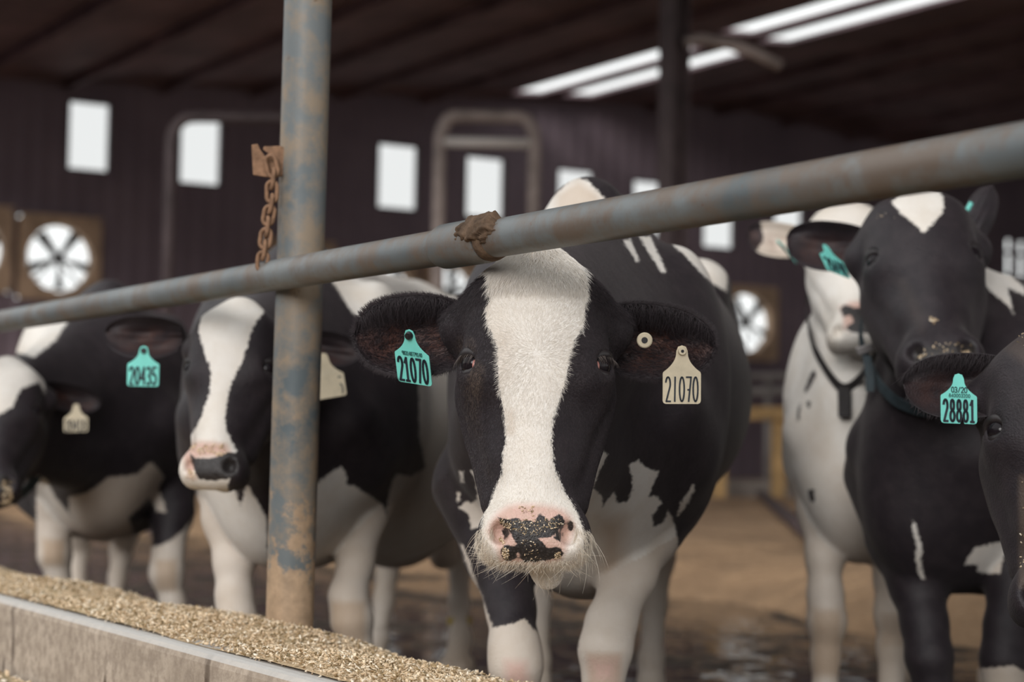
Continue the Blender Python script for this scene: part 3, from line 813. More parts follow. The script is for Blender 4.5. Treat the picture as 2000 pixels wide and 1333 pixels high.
# ---- coat material: sharp hairy border between black and white, bare skin, dust
def m_coat():
    mt, nt, bs = mat('holstein_coat')
    co = objco(nt)
    f1 = noise(nt, 95, 4, 0.7, co); f2 = noise(nt, 260, 2, 0.6, co); f3 = noise(nt, 5, 4, 0.6, co); f4 = noise(nt, 30, 4, 0.6, co)
    w = attr(nt, 'coat')
    jag = math_(nt, 'ADD', math_(nt, 'MULTIPLY', math_(nt, 'SUBTRACT', f1, 0.5), 16.0), math_(nt, 'MULTIPLY', math_(nt, 'SUBTRACT', f2, 0.5), 8.0))
    fac = math_(nt, 'MULTIPLY_ADD', math_(nt, 'ADD', w, jag), 0.33, 0.5, clamp=True)
    white = mix(nt, ramp(nt, f3, [(0.45, 0.0), (0.75, 0.55)]), (0.80, 0.762, 0.715), (0.62, 0.52, 0.41))
    white = mix(nt, ramp(nt, f4, [(0.3, 0.0), (0.75, 0.22)]), white, (0.55, 0.46, 0.37))
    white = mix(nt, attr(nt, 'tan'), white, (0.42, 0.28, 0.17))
    black = mix(nt, ramp(nt, f4, [(0.4, 0.0), (0.8, 1.0)]), (0.0175, 0.0130, 0.0162), (0.032, 0.0240, 0.0275))
    black = mix(nt, attr(nt, 'dust'), black, (0.14, 0.10, 0.075))
    col = mix(nt, fac, black, white)
    col = mix(nt, math_(nt, 'MULTIPLY', attr(nt, 'inner'), ramp(nt, noise(nt, 26, 3, 0.6, co), [(0.36, 0.12), (0.62, 1.0)])), col, (0.125, 0.045, 0.027))
    pk = attr(nt, 'pink')
    skin = mix(nt, ramp(nt, f1, [(0.35, 0.0), (0.7, 0.6)]), (0.62, 0.405, 0.345), (0.52, 0.38, 0.30))
    col = mix(nt, pk, col, skin)
    nw = math_(nt, 'MULTIPLY_ADD', math_(nt, 'ADD', attr(nt, 'nose'), math_(nt, 'MULTIPLY', jag, 0.55)), 0.4, 0.5, clamp=True)
    pebble = N(nt, 'ShaderNodeTexVoronoi'); pebble.inputs['Scale'].default_value = 230; L(nt, co, pebble.inputs['Vector'])
    nose = ramp(nt, pebble.outputs['Distance'], [(0.1, (0.050, 0.043, 0.043)), (0.6, (0.018, 0.015, 0.015))])
    col = mix(nt, nw, col, nose)
    L(nt, col, bs.inputs['Base Color'])
    wetn = math_(nt, 'MAXIMUM', nw, pk)
    L(nt, ramp(nt, wetn, [(0.0, 0.54), (1.0, 0.40)]), bs.inputs['Roughness'])
    bs.inputs['Specular IOR Level'].default_value = 0.35
    bs.inputs['Sheen Weight'].default_value = 0.07; bs.inputs['Sheen Roughness'].default_value = 0.45
    bs.inputs['Sheen Tint'].default_value = (1, 0.93, 0.92, 1)
    bump(nt, math_(nt, 'ADD', f2, math_(nt, 'MULTIPLY', f4, 0.8)), 0.45, 0.004, bs)
    return mt
M_COAT = m_coat()
def m_hair(name, c0, c1, rough=0.5):
    mt, nt, bs = mat(name)
    hi = N(nt, 'ShaderNodeHairInfo')
    L(nt, ramp(nt, hi.outputs['Random'], [(0.0, c0), (1.0, c1)]), bs.inputs['Base Color'])
    bs.inputs['Roughness'].default_value = rough; bs.inputs['Specular IOR Level'].default_value = 0.3
    return mt
M_HW = m_hair('white_hair', (0.71, 0.65, 0.575), (0.86, 0.82, 0.775))
M_HB = m_hair('black_hair', (0.0145, 0.0112, 0.0135), (0.043, 0.032, 0.036))
M_WHISK = m_hair('whisker_hair', (0.55, 0.45, 0.34), (0.85, 0.78, 0.68))
def m_eye():
    mt, nt, bs = mat('eyeball')
    bs.inputs['Base Color'].default_value = (0.012, 0.009, 0.011, 1); bs.inputs['Roughness'].default_value = 0.08
    bs.inputs['Specular IOR Level'].default_value = 0.2
    return mt
M_EYE = m_eye()
M_LID = simple('eyelid_skin', (0.020, 0.0155, 0.0165), 0.45, 0, 0.4, 90)
M_PINKSKIN = simple('inner_eye_skin', (0.46, 0.20, 0.17), 0.3, 0, 0.2, 60)
M_TEAL = simple('teal_tag_plastic', (0.19, 0.66, 0.585), 0.5, 0, 0.08, 30, 0.4)
M_CREAM = simple('cream_tag_plastic', (0.60, 0.52, 0.38), 0.55, 0, 0.16, 25, 0.4)
M_INK = simple('tag_ink', (0.012, 0.018, 0.03), 0.6)
M_FAINT = simple('faint_tag_print', (0.045, 0.16, 0.15), 0.6)
M_STUD = simple('black_stud', (0.012, 0.012, 0.014), 0.35)
M_COLLAR = simple('blue_grey_strap', (0.030, 0.044, 0.052), 0.7, 0, 0.3, 40)
M_DCOLLAR = simple('dark_strap', (0.028, 0.024, 0.024), 0.75, 0, 0.3, 40)
M_BUCKLE = simple('buckle_metal', (0.32, 0.30, 0.30), 0.35, 0.8)
M_CRUMB = M_FLAKE

class Head:
    def __init__(s, top, mouth, yaw=0.0, scale=1.0, wx=1.0):
        """top, mouth: (px,py,depth) of the poll top and of the lip, on the face plane"""
        o = P(*top); q = P(*mouth); s.o = o; s.wx = wx
        s.y = (q - o); ln = np.linalg.norm(s.y); s.y /= ln; s.L = ln / 0.52 * scale
        n0 = CAM - o; n0 = n0 - s.y * (n0 @ s.y); n0 /= np.linalg.norm(n0)
        x0 = np.cross(n0, s.y)
        s.z = n0 * math.cos(yaw) + x0 * math.sin(yaw)           # yaw>0: face turns to photo right
        s.x = np.cross(s.z, s.y)
        s.ax = np.stack([s.x, s.y, s.z])
    def w(s, x, y, z): return s.o + s.L * (x * s.wx * s.x + y * s.y + z * s.z)
    def loc(s, V): return ((V - s.o) @ s.ax.T) / s.L
    def prims(s):
        K = s.L; R = []
        def c(a, b, ra, rb, k=0.03): R.append(Cone(s.w(*a), s.w(*b), ra * K, rb * K, 1, k * K))
        def e(a, r, k=0.03, sub=False): R.append(Ell(s.w(*a), np.array(r) * K, s.ax, 1, k * K, sub))
        e((0, .105, -.105), (.098, .108, .098), .02)
        c((0, .035, -.10), (0, .06, -.10), .062, .07)
        for q in (-1, 1):
            c((q * .052, .085, -.075), (q * .060, .20, -.078), .056, .060, .04)       # frontal bone
            c((q * .084, .085, -.12), (q * .120, .105, -.140), .045, .042, .035)       # ear root
            c((q * .074, .168, -.080), (q * .090, .196, -.082), .036, .032, .022)     # orbit
            c((q * .064, .22, -.155), (q * .046, .40, -.120), .066, .042, .05)        # cheek
            c((q * .055, .12, -.185), (q * .050, .28, -.205), .060, .052, .06)        # jaw angle
            c((q * .085, .235, -.095), (q * .052, .34, -.070), .020, .016, .03)       # facial crest
            e((q * .052, .474, -.036), (.031, .036, .032), .03)                       # nostril wing
            e((q * .057, .482, -.072), (.030, .030, .036), .02)                       # upper lip side
        c((0, .17, -.072), (0, .41, -.060), .070, .055, .05)                          # nose bridge
        e((0, .462, -.058), (.080, .056, .055), .03)
        e((0, .486, -.050), (.064, .027, .044), .015)
        c((0, .27, -.185), (.004, .455, -.125), .052, .028, .03)                      # lower jaw
        e((.012, .486, -.112), (.032, .022, .032), .015)                               # chin
        for q in (-1, 1):
            e((q * .054, .474, -.002), (.0155, .019, .030), .010, True)                # nostril
            e((q * .110, .188, -.050), (.015, .017, .020), .010, True)                # eye socket
        return R

def build_ear(base, tip, wt, wb, cup, thick=0.007, yaw=0.0, roll=0.0, nu=40, nv=34, peak=0.5):
    """leaf-shaped cupped ear, returns V,F,inner"""
    b = np.asarray(base); t = np.asarray(tip); a = t - b; Ln = np.linalg.norm(a); a /= Ln
    n = CAM - b; n -= a * (n @ a); n /= np.linalg.norm(n)
    up = np.cross(n, a); up *= 1 if up[2] > 0 else -1
    n2 = n * math.cos(roll) + up * math.sin(roll); up = up * math.cos(roll) - n * math.sin(roll); n = n2
    V = []; inn = []
    for side in (0, 1):
        for i in range(nu):
            u = i / (nu - 1)
            q = (u - peak) / (1.0 - peak) if u > peak else (u - peak) / (peak + 0.10)
            sh = math.sqrt(max(1e-4, 1 - abs(q) ** 2.3))
            for j in range(nv):
                v = -1 + 2 * j / (nv - 1)
                w = (wt if v > 0 else wb) * sh * v
                z = -cup * (1 - abs(v) ** 2.2) * math.sin(math.pi * min(1, 0.12 + 0.83 * u)) ** 0.8 + 0.006 * math.sin(u * 9 + v * 3) * (1 - v * v)
                z += 0.004 * math.sin(v * 14 + u * 3) * (1 - abs(v)) * (1 - u)
                edge = (1 - abs(v) ** 4) * min(1, (1 - u) * 6)
                if side: z -= thick * (0.25 + 0.75 * edge) + 0.012 * (1 - u) * edge
                V.append(b + a * (u * Ln) + up * w + n * z)
                inn.append((0 if side or cup < 0 else 1) * min(1.0, max(0.12, 0.95 - 1.5 * max(0, v - 0.05))) * max(0, 1 - abs(v) ** 3 * 1.15) * math.sin(math.pi * min(1, max(0.0, 0.02 + 0.95 * u))) ** 0.7)
    F = []; o = nu * nv
    for i in range(nu - 1):
        for j in range(nv - 1):
            q = (i * nv + j, i * nv + j + 1, (i + 1) * nv + j + 1, (i + 1) * nv + j)
            F.append(q); F.append(tuple(x + o for x in q[::-1]))
    for i in range(nu - 1):
        F.append((i * nv, (i + 1) * nv, o + (i + 1) * nv, o + i * nv)); j = nv - 1
        F.append(((i + 1) * nv + j, i * nv + j, o + i * nv + j, o + (i + 1) * nv + j))
    for j in range(nv - 1):
        F.append((j + 1, j, o + j, o + j + 1)); k = (nu - 1) * nv
        F.append((k + j, k + j + 1, o + k + j + 1, o + k + j))
    F = np.array(F); V = np.array(V)
    f = F[(nu // 2) * (nv - 1) * 2 + (nv // 2) * 2]
    if np.dot(np.cross(V[f[1]] - V[f[0]], V[f[2]] - V[f[1]]), n) < 0: F = F[:, ::-1]
    return V, F, np.array(inn)

def body_prims(o, back, s, neck_head, opt):
    """o: ground point between the front feet; back: unit vector towards the tail"""
    back = np.array([back[0], back[1], 0.0]); back /= np.linalg.norm(back)
    side = np.array([back[1], -back[0], 0.0])             # photo right when the cow faces us
    A = np.stack([back, side, UZ])
    g = np.array([o[0], o[1], 0.0])
    def w(u, v, z): return g + s * (u * back + v * side + z * UZ)
    R = []
    def c(a, b, ra, rb, reg=0, k=0.07): R.append(Cone(w(*a), w(*b), ra * s, rb * s, reg, k * s))
    def e(a, r, reg=0, k=0.08): R.append(Ell(w(*a), np.array(r) * s, A, reg, k * s))
    fat = opt.get('fat', 1.0)
    e((.74, 0, opt.get('zc', .88)), (.84, .375 * fat, opt.get('zr', .365)))
    e((.86, opt.get('bshift', 0.0), opt.get('bz', .76)), (.60, .36 * fat, opt.get('bzr', .29)))
    cw = opt.get('cw', 1.0)
    e((.16, 0, opt.get('cz', .90)), (.44, .265 * cw, opt.get('cr', .40)))
    c((.02, 0, 1.27), (.45, 0, 1.23), .075, .10)
    c((.40, 0, 1.23), (1.35, 0, 1.26), .10, .095)
    for q in (-1, 1):
        c((1.26, q * .20, 1.22), (1.36, q * .17, 1.20), .085, .08)
        e((1.44, q * .19, opt.get('th', .88)), (.22, .13, opt.get('thr', .30)))
        e((.10, q * .20 * cw, opt.get('cz', .90) + .06), (.17, .10, .28))
        c((-.12, q * .165 * cw, .88), (-.03, q * .17 * cw, .80), .085, .095)
    e((1.45, 0, 1.06), (.38, .27, .27))
    c((1.70, .09, 1.17), (1.70, -.09, 1.17), .065, .065)
    e((-.08, 0, opt.get('bk', .72)), (.20, .14, opt.get('bkr', .20)))
    e((1.22, 0, opt.get('ud', .60)), (.20, .17, .16), 4)
    # tail
    tl = opt.get('tail', ((1.80, 0, 1.16), (1.86, .02, .80), (1.84, .03, .45)))
    c(tl[0], tl[1], .035, .026, 4, .03); c(tl[1], tl[2], .028, .05, 4, .03)
    # neck
    H = neck_head; K = H.L
    n0 = opt.get('neck', (.02, 0, 1.04))
    R.append(Cone(w(*n0), H.w(0, .17, -.19), .20 * s, .085 * K, 0, .08))
    R.append(Cone(w(.12, 0, 1.20), H.w(0, .06, -.15), .10 * s, .060 * K, 0, .07))
    R.append(Cone(w(-.12, 0, .78), H.w(0, .27, -.21), .135 * s, .060 * K, 0, .08))
    # legs: chains of (px, py, depth, radius)
    for reg, ch in opt['legs']:
        pts = [(P(a, b, d), r) for (a, b, d, r) in ch]
        pts = [(p, r) for p, r in pts if p[2] > 0.10]
        last = pts[-1][0]; rl = pts[-1][1]
        foot = np.array([last[0], last[1], 0.0]) - back * 0.02
        pts.append((foot + UZ * 0.15 + back * 0.015, 0.036 * s)); 
        for (p, r), (p2, r2) in zip(pts[:-1], pts[1:]): R.append(Cone(p, p2, r, r2, reg, .03))
        R.append(Cone(pts[-1][0], foot + UZ * 0.075 - back * 0.045, .036 * s, .044 * s, reg, .02))
        for q in (-1, 1):      # cloven hoof
            R.append(Cone(foot + UZ * 0.06 - back * 0.03 + side * q * 0.024, foot + UZ * 0.030 - back * 0.085 + side * q * 0.026, .038 * s, .028 * s, reg, .008))
    return R

def auto_leg(o, back, s, u, v, hind):
    back = np.array([back[0], back[1], 0.0]); back /= np.linalg.norm(back)
    side = np.array([back[1], -back[0], 0.0]); g = np.array([o[0], o[1], 0.0])
    def w(a, b, z): return g + s * (a * back + b * side + z * UZ)
    ch = [((u - .02, v * 1.1, .80), .13), ((u + .12, v * 1.05, .62), .085), ((u + .22, v, .47), .055), ((u + .20, v, .38), .042), ((u + .12, v, .20), .034)] if hind else \
         [((u + .06, v * 1.05, .74), .10), ((u + .02, v, .56), .062), ((u, v, .42), .050), ((u, v, .37), .052), ((u + .01, v, .30), .036), ((u + .01, v, .18), .034)]
    out = []
    for q, r in ch:
        p = w(*q); x, y, z = proj(p); out.append((float(x), float(y), float(z), r * s))
    return (4 if hind else 2, out)

def make_cow(spec):
    H = spec['head']
    R = body_prims(spec['o'], spec['back'], spec['s'], H, spec)
    R += H.prims() + spec.get('extra', [])
    V, F = surface_nets(R, spec['cell'])
    D = np.stack([q.d(V) if not q.sub else np.full(len(V), 9.0) for q in R], 1)
    near = np.argmin(D, 1); reg = np.array([q.reg for q in R])[near]
    hd = np.min(D[:, [i for i, q in enumerate(R) if q.reg == 1 and not q.sub]], 1)
    bd = np.min(D[:, [i for i, q in enumerate(R) if q.reg == 0]], 1)
    Nn = vnormals(V, F)
    n0 = len(V)
    inner = np.zeros(n0); ear_id = np.zeros(n0)
    for k, ea in enumerate(spec['ears']):
        ev, ef, ei = build_ear(**ea)
        F = np.concatenate([F, ef + len(V)]); V = np.concatenate([V, ev]); inner = np.concatenate([inner, ei * ea.get('dummy', 1)])
        reg = np.concatenate([reg, np.full(len(ev), 5 + k)]); ear_id = np.concatenate([ear_id, np.full(len(ev), k + 1)])
    Nn = vnormals(V, F)
    x, y, z = proj(V)
    face = np.einsum('ij,ij->i', Nn, CAM - V) > 0
    base = 60.0 if spec.get('base') == 'white' else -60.0
    coat = np.full(len(V), base)
    for regs, colr, poly in spec['patches']:
        mk = np.isin(reg, regs)
        sd = np.clip(poly_sd(x[mk], y[mk], poly), -60, 60)
        coat[mk] = np.maximum(coat[mk], sd) if colr == 'w' else np.minimum(coat[mk], -sd)
    for fn in spec.get('fields', ()): coat = fn(coat, V, reg, H)
    pink = np.zeros(len(V)); nose = np.full(len(V), -60.0); tan = np.zeros(len(V)); dust = np.zeros(len(V))
    lh = H.loc(V)
    ishead = (reg == 1)
    for regs, poly, soft in spec.get('pink', ()):
        mk = np.isin(reg, regs); pink[mk] = np.maximum(pink[mk], np.clip(poly_sd(x[mk], y[mk], poly) / soft + 0.5, 0, 1))
    for poly in spec.get('nose', ()):
        nose[ishead] = np.maximum(nose[ishead], np.clip(poly_sd(x[ishead], y[ishead], poly), -60, 60))
    for poly in spec.get('nose_out', ()):
        nose[ishead] = np.minimum(nose[ishead], np.clip(-poly_sd(x[ishead], y[ishead], poly), -60, 60))
    for regs, poly, soft, amt in spec.get('tan', ()):
        mk = np.isin(reg, regs); tan[mk] = np.maximum(tan[mk], amt * np.clip(poly_sd(x[mk], y[mk], poly) / soft + 0.5, 0, 1))
    for regs, poly, soft, amt in spec.get('dust', ()):
        mk = np.isin(reg, regs); dust[mk] = np.maximum(dust[mk], amt * np.clip(poly_sd(x[mk], y[mk], poly) / soft + 0.5, 0, 1))
    # lower legs are splashed with manure; whole legs are tinted to imitate weaker light
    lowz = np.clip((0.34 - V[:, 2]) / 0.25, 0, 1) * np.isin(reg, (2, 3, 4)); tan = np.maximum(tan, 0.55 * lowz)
    leg_dim = np.isin(reg, (2, 3, 4)) * np.clip((0.95 - V[:, 2]) / 0.3, 0, 1) * 0.36; tan = np.maximum(tan, leg_dim)
    inner = inner * spec.get('inner', 0.8)
    g = spec['o']; loc = (g[0], g[1], 0.0)
    root = thing('cow', spec['label'], 'cow', loc, 'black and white dairy cows at the feed rail')
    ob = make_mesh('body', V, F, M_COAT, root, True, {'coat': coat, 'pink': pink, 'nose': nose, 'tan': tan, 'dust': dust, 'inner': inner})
    for q, up_l in ((-1, 1), (1, 1)):
        eye_parts(H, q, root, spec)
    return root, dict(V=V, F=F, N=Nn, reg=reg, coat=coat, x=x, y=y, z=z, lh=lh, H=H, inner=inner, pink=pink, nose=nose, R=R)

def eye_parts(H, q, root, spec):
    K = H.L
    c = H.w(q * .100, .188, -.066); r = .0215 * K
    out = H.x * q * 0.72 + H.z * 0.66 + H.y * 0.06; out /= np.linalg.norm(out)
    fwd = H.y - out * (H.y @ out); fwd /= np.linalg.norm(fwd)       # down the face
    nz = np.cross(out, fwd)
    mb = MB(); mb.add(*sphere_vf(c, r, 28, 18, np.stack([fwd, nz, out]))); e = mb.build('eye', M_EYE, root, True)
    # the lids: two tapered folds round the opening, plus the pink inner corner
    up = -fwd; hz = nz * (1 if (nz @ H.z) > 0 else -1)               # hz towards the nose side
    for nm, sg, rr in (('upper_eyelid', 1, .0098), ('lower_eyelid', -1, .0078)):
        pts = []; rs = []
        for t in np.linspace(-1.12, 1.12, 15):
            al = t * math.pi / 2
            d = math.sin(al) * hz * 1.08 + sg * math.cos(al) * up * (0.86 if sg > 0 else 0.72)
            lift = 0.60 - 0.25 * abs(t)
            pts.append(c + r * 1.02 * (d * 0.98 + out * lift)); rs.append(K * rr * (1.0 - 0.45 * abs(t) / 1.12))
        mb = MB(); mb.tube(pts, rs, 10); mb.build(nm, M_LID, root, True)
    if not spec.get('duct'): return
    mb = MB(); pc = c + r * (0.76 * hz + 0.60 * out + 0.26 * fwd)
    mb.add(*sphere_vf(pc, (r * 0.44, r * 0.20, r * 0.22), 14, 10, np.stack([fwd, hz, out]))); k = mb.build('tear_duct', M_PINKSKIN, root, True); k['label'] = 'pink inner corner of the eye'

def hair_object(name, roots, pts, radius, material, parent):
    """roots ignored; pts (n,k,3) world points of n strands"""
    n, k, _ = pts.shape
    hc = bpy.data.hair_curves.new(name)
    hc.add_curves([k] * n)
    hc.points.foreach_set('position', pts.reshape(-1).astype(np.float32))
    rad = np.linspace(1, 0.15, k)[None, :] * (radius if np.ndim(radius) == 0 else np.asarray(radius)[:, None]) * np.ones((n, 1))
    at = hc.attributes.get('radius') or hc.attributes.new('radius', 'FLOAT', 'POINT')
    at.data.foreach_set('value', rad.reshape(-1).astype(np.float32))
    hc.materials.append(material)
    ob = bpy.data.objects.new(name, hc); COL.objects.link(ob)
    ob.parent = parent; ob.matrix_parent_inverse = parent_inverse(parent)
    return ob
def sample_faces(V, F, mask, n):
    f = F[mask]; a, b, c, d = (V[f[:, i]] for i in range(4))
    ar = 0.5 * np.linalg.norm(np.cross(c - a, d - b), axis=1)
    k = RNG.choice(len(f), n, p=ar / ar.sum())
    u, v = RNG.random((n, 1)), RNG.random((n, 1))
    p = (1 - u) * (1 - v) * a[k] + u * (1 - v) * b[k] + u * v * c[k] + (1 - u) * v * d[k]
    return p, f[k], (u, v)
def strands(p, n, flow, length, lift, bend, k=4, jit=0.25):
    """short hairs leaving p along flow, lifted off normal n and lying down again"""
    m_ = len(p)
    fl = flow + RNG.normal(size=(m_, 3)) * jit
    fl -= n * np.einsum('ij,ij->i', fl, n)[:, None]; fl /= np.linalg.norm(fl, axis=1, keepdims=True) + 1e-9
    ln = (length * (0.6 + 0.8 * RNG.random(m_)))[:, None]
    lift = np.asarray(lift).reshape(-1, 1) if np.ndim(lift) else lift
    out = []
    for i in range(k):
        t = i / (k - 1)
        out.append(p + ln * (fl * t * 0.95 + n * (lift * t - bend * t * t)) - n * 0.0006 * (i == 0))
    return np.stack(out, 1)

# ---- ear tags with hand-drawn numerals
def arc(cx, cy, rx, ry, a0, a1, n=12): return [(cx + rx * math.cos(math.radians(a0 + (a1 - a0) * i / (n - 1))), cy + ry * math.sin(math.radians(a0 + (a1 - a0) * i / (n - 1)))) for i in range(n)]
GLYPH = {
 '0': [arc(.5, .5, .42, .5, 0, 360, 22)],
 '1': [[(.15, .78), (.5, 1.0), (.5, 0)], [(.15, 0), (.85, 0)]],
 'I': [[(.5, 1.0), (.45, 0)]],
 '2': [arc(.45, .72, .40, .28, 165, -20, 12) + [(.15, 0.0), (.9, 0.0)]],
 '3': [arc(.45, .75, .38, .25, 150, -90, 12) + arc(.45, .25, .42, .25, 90, -150, 12)],
 '4': [[(.7, 0), (.7, 1.0), (.08, .32), (.95, .32)]],
 '5': [[(.85, 1), (.2, 1), (.16, .56)] + arc(.45, .30, .42, .30, 120, -150, 14)],
 '6': [[(.75, 1.0), (.3, .62)] + arc(.5, .29, .40, .29, 150, -210, 18)],
 '7': [[(.08, 1.0), (.92, 1.0), (.42, 0)]],
 'Z': [[(.08, 1.0), (.92, 1.0), (.5, 0)], [(.35, .48), (.62, .48)]],
 '8': [arc(.5, .75, .33, .25, -90, 270, 16), arc(.5, .25, .42, .25, 90, 450, 18)],
 '9': [arc(.5, .70, .40, .30, 0, 360, 18), [(.9, .70), (.75, 0)]],
 '/': [[(.8, 1.0), (.2, 0)]], ' ': [],
}
def draw_text(mb, to3, text, x0, x1, y0, y1, sw, gap=0.22):
    n = len(text); cw = (x1 - x0) / (n + (n - 1) * gap)
    for i, ch in enumerate(text):
        gx = x0 + i * cw * (1 + gap)
        for line in GLYPH[ch]:
            pts = [np.array([gx + u * cw, y0 + v * (y1 - y0)]) for u, v in line]
            for a, b in zip(pts[:-1], pts[1:]):
                t = b - a; l = np.linalg.norm(t)
                if l < 1e-9: continue
                t /= l; nn = np.array([-t[1], t[0]]) * sw / 2; e = t * sw * 0.3
                q = [a - nn - e, b - nn + e, b + nn + e, a + nn - e]
                mb.add([to3(*k, 0.0012) for k in q] + [to3(*k, 0.0002) for k in q], [(0, 1, 2, 3), (0, 4, 5, 1), (1, 5, 6, 2), (2, 6, 7, 3), (3, 7, 4, 0)])
def make_tag(parent, top, width, height, body_frac, roll, yaw, material, text, label, stud=None, sub=None, tilt=0.0, sw=0.0042, notch=False, text2=None, warp=0.0, label_t=None, textspan=(0.07, 0.93), axes=None, tgap=0.22):
    """top: (px,py,d) of the top of the neck; width/height in metres"""
    o = P(*top)
    rt = RIGHT * math.cos(yaw) + FWD * math.sin(yaw)
    up = UP * math.cos(tilt) - FWD * math.sin(tilt); up -= rt * (up @ rt); up /= np.linalg.norm(up)
    r2 = rt * math.cos(roll) - up * math.sin(roll); u2 = up * math.cos(roll) + rt * math.sin(roll)     # roll>0 turns clockwise in the photo
    nn = np.cross(r2, u2); nn *= 1 if (nn @ (CAM - o)) > 0 else -1
    if axes:
        # seen width and height vectors of the tag in photo pixels, third value = leaning away from the camera
        k = top[2] / FPX
        r2 = (RIGHT * axes[0] - UP * axes[1] + FWD * axes[2]) * k; u2 = -(RIGHT * axes[3] - UP * axes[4] + FWD * axes[5]) * k
        width, height = np.linalg.norm(r2), np.linalg.norm(u2); r2 = r2 / width; u2 = u2 / height
        nn = np.cross(r2, u2); nn /= np.linalg.norm(nn); nn *= 1 if (nn @ (CAM - o)) > 0 else -1
    W, Hh = width / 2, height; yb = Hh * body_frac
    def to3(x, y, z=0.0): return o + r2 * x - u2 * y + nn * (z + warp * (x / W) ** 2 * max(0, y / Hh))
    nr = width * 0.145
    half = [(0, 0), (nr * .7, nr * .25), (nr, nr)]
    for t in np.linspace(0.15, 1, 8): half.append((nr + (W * 0.97 - nr) * t ** 1.7, nr + (yb - nr) * (t ** 0.75)))
    half += [(W, yb + 0.0025), (W, Hh - 0.005), (W - 0.0015, Hh - 0.0015), (W - 0.005, Hh)]
    if notch: half_r = half + [(W * 0.30, Hh), (W * 0.19, Hh * 0.86), (W * 0.06, Hh)]
    else: half_r = half
    outl = half_r + [(-x, y) for x, y in half[::-1][:-1]]
    k = len(outl); th = 0.0016
    V = [to3(x, y, th / 2) for x, y in outl] + [to3(x, y, -th / 2) for x, y in outl]
    me_f = [tuple(range(k))[::-1], tuple(range(k, 2 * k))] + [(i, (i + 1) % k, k + (i + 1) % k, k + i) for i in range(k)]
    tg = make_mesh('ear_tag', V, me_f, material, parent, False); tg['label'] = label
    zf = th / 2
    mb = MB(); draw_text(mb, lambda x, y, z: to3(x, y, zf + z), text, -W + width * textspan[0], -W + width * textspan[1], Hh - 0.004 * (height / 0.09), yb + (Hh - yb) * 0.16, sw, tgap)
    mb.build('number', M_INK, tg)
    if sub:
        mb = MB(); draw_text(mb, lambda x, y, z: to3(x, y, zf + z), sub, -W * 0.55, W * 0.62, yb + (Hh - yb) * 0.06, yb - (Hh - yb) * 0.06, 0.0008, 0.25); mb.build('small_print', M_FAINT, tg)
    if text2:
        mb = MB(); draw_text(mb, lambda x, y, z: to3(x, y, zf + z), text2, -W * 0.42, W * 0.46, yb * 0.86, yb * 0.62, 0.0012, 0.1); mb.build('date', M_INK, tg)
    if stud is not None:
        cpt = to3(0, nr * 1.05)
        mb = MB()
        mb.tube([cpt - nn * 0.014, cpt + nn * 0.0005, cpt + nn * 0.003, cpt + nn * 0.0065], [0.003, 0.0072, 0.0068, 0.0058], 20)
        mb.build('stud', stud, tg, False)
        mb = MB(); mb.tube([cpt + nn * 0.0066, cpt + nn * 0.0072], [0.0026, 0.0026], 14); mb.build('stud_hole', M_STUD, tg)
    return tg

def on_surf(g, px, py, lift=0.006):
    """point on the visible skin of a cow below a photo pixel"""
    k = np.isin(g['reg'], (0, 1)) & ((g['x'] - px) ** 2 + (g['y'] - py) ** 2 < 14 ** 2)
    return P(px, py, float(g['z'][k].min()) - lift)
def strap(parent, name, pts, width, material, label=None, thick=0.005, n=160, closed=True):
    """closed flat band through the given world points"""
    P_ = np.array(pts); m_ = len(P_)
    V = []
    C = []
    seg = n // m_
    rng_ = range(m_) if closed else range(m_ - 1)
    for i in rng_:
        p0, p1, p2, p3 = P_[(i - 1) % m_] if (closed or i > 0) else P_[i], P_[i], P_[(i + 1) % m_], P_[(i + 2) % m_] if (closed or i + 2 < m_) else P_[(i + 1) % m_]
        for t in np.linspace(0, 1, seg, endpoint=False):
            C.append(0.5 * ((2 * p1) + (-p0 + p2) * t + (2 * p0 - 5 * p1 + 4 * p2 - p3) * t * t + (-p0 + 3 * p1 - 3 * p2 + p3) * t ** 3))
    if not closed: C.append(P_[-1])
    C = np.array(C); cen = C.mean(0)
    _, _, vt = np.linalg.svd(C - cen); axn = vt[2]
    if not closed:
        axn = np.cross(C[-1] - C[0], FWD); axn /= np.linalg.norm(axn)
    k = len(C)
    for c in C:
        rad = c - cen; rad -= axn * (rad @ axn); rad /= np.linalg.norm(rad) + 1e-9
        if not closed: rad = -FWD
        for (a, b) in ((-1, 0), (1, 0), (1, 1), (-1, 1)): V.append(c + axn * a * width / 2 + rad * thick * b)
    F = []
    for i in range(k if closed else k - 1):
        j = (i + 1) % k
        for q in range(4): F.append((i * 4 + q, i * 4 + (q + 1) % 4, j * 4 + (q + 1) % 4, j * 4 + q))
    ob = make_mesh(name, V, F, material, parent, False); shade_auto(ob, 40)
    if label: ob['label'] = label
    return ob
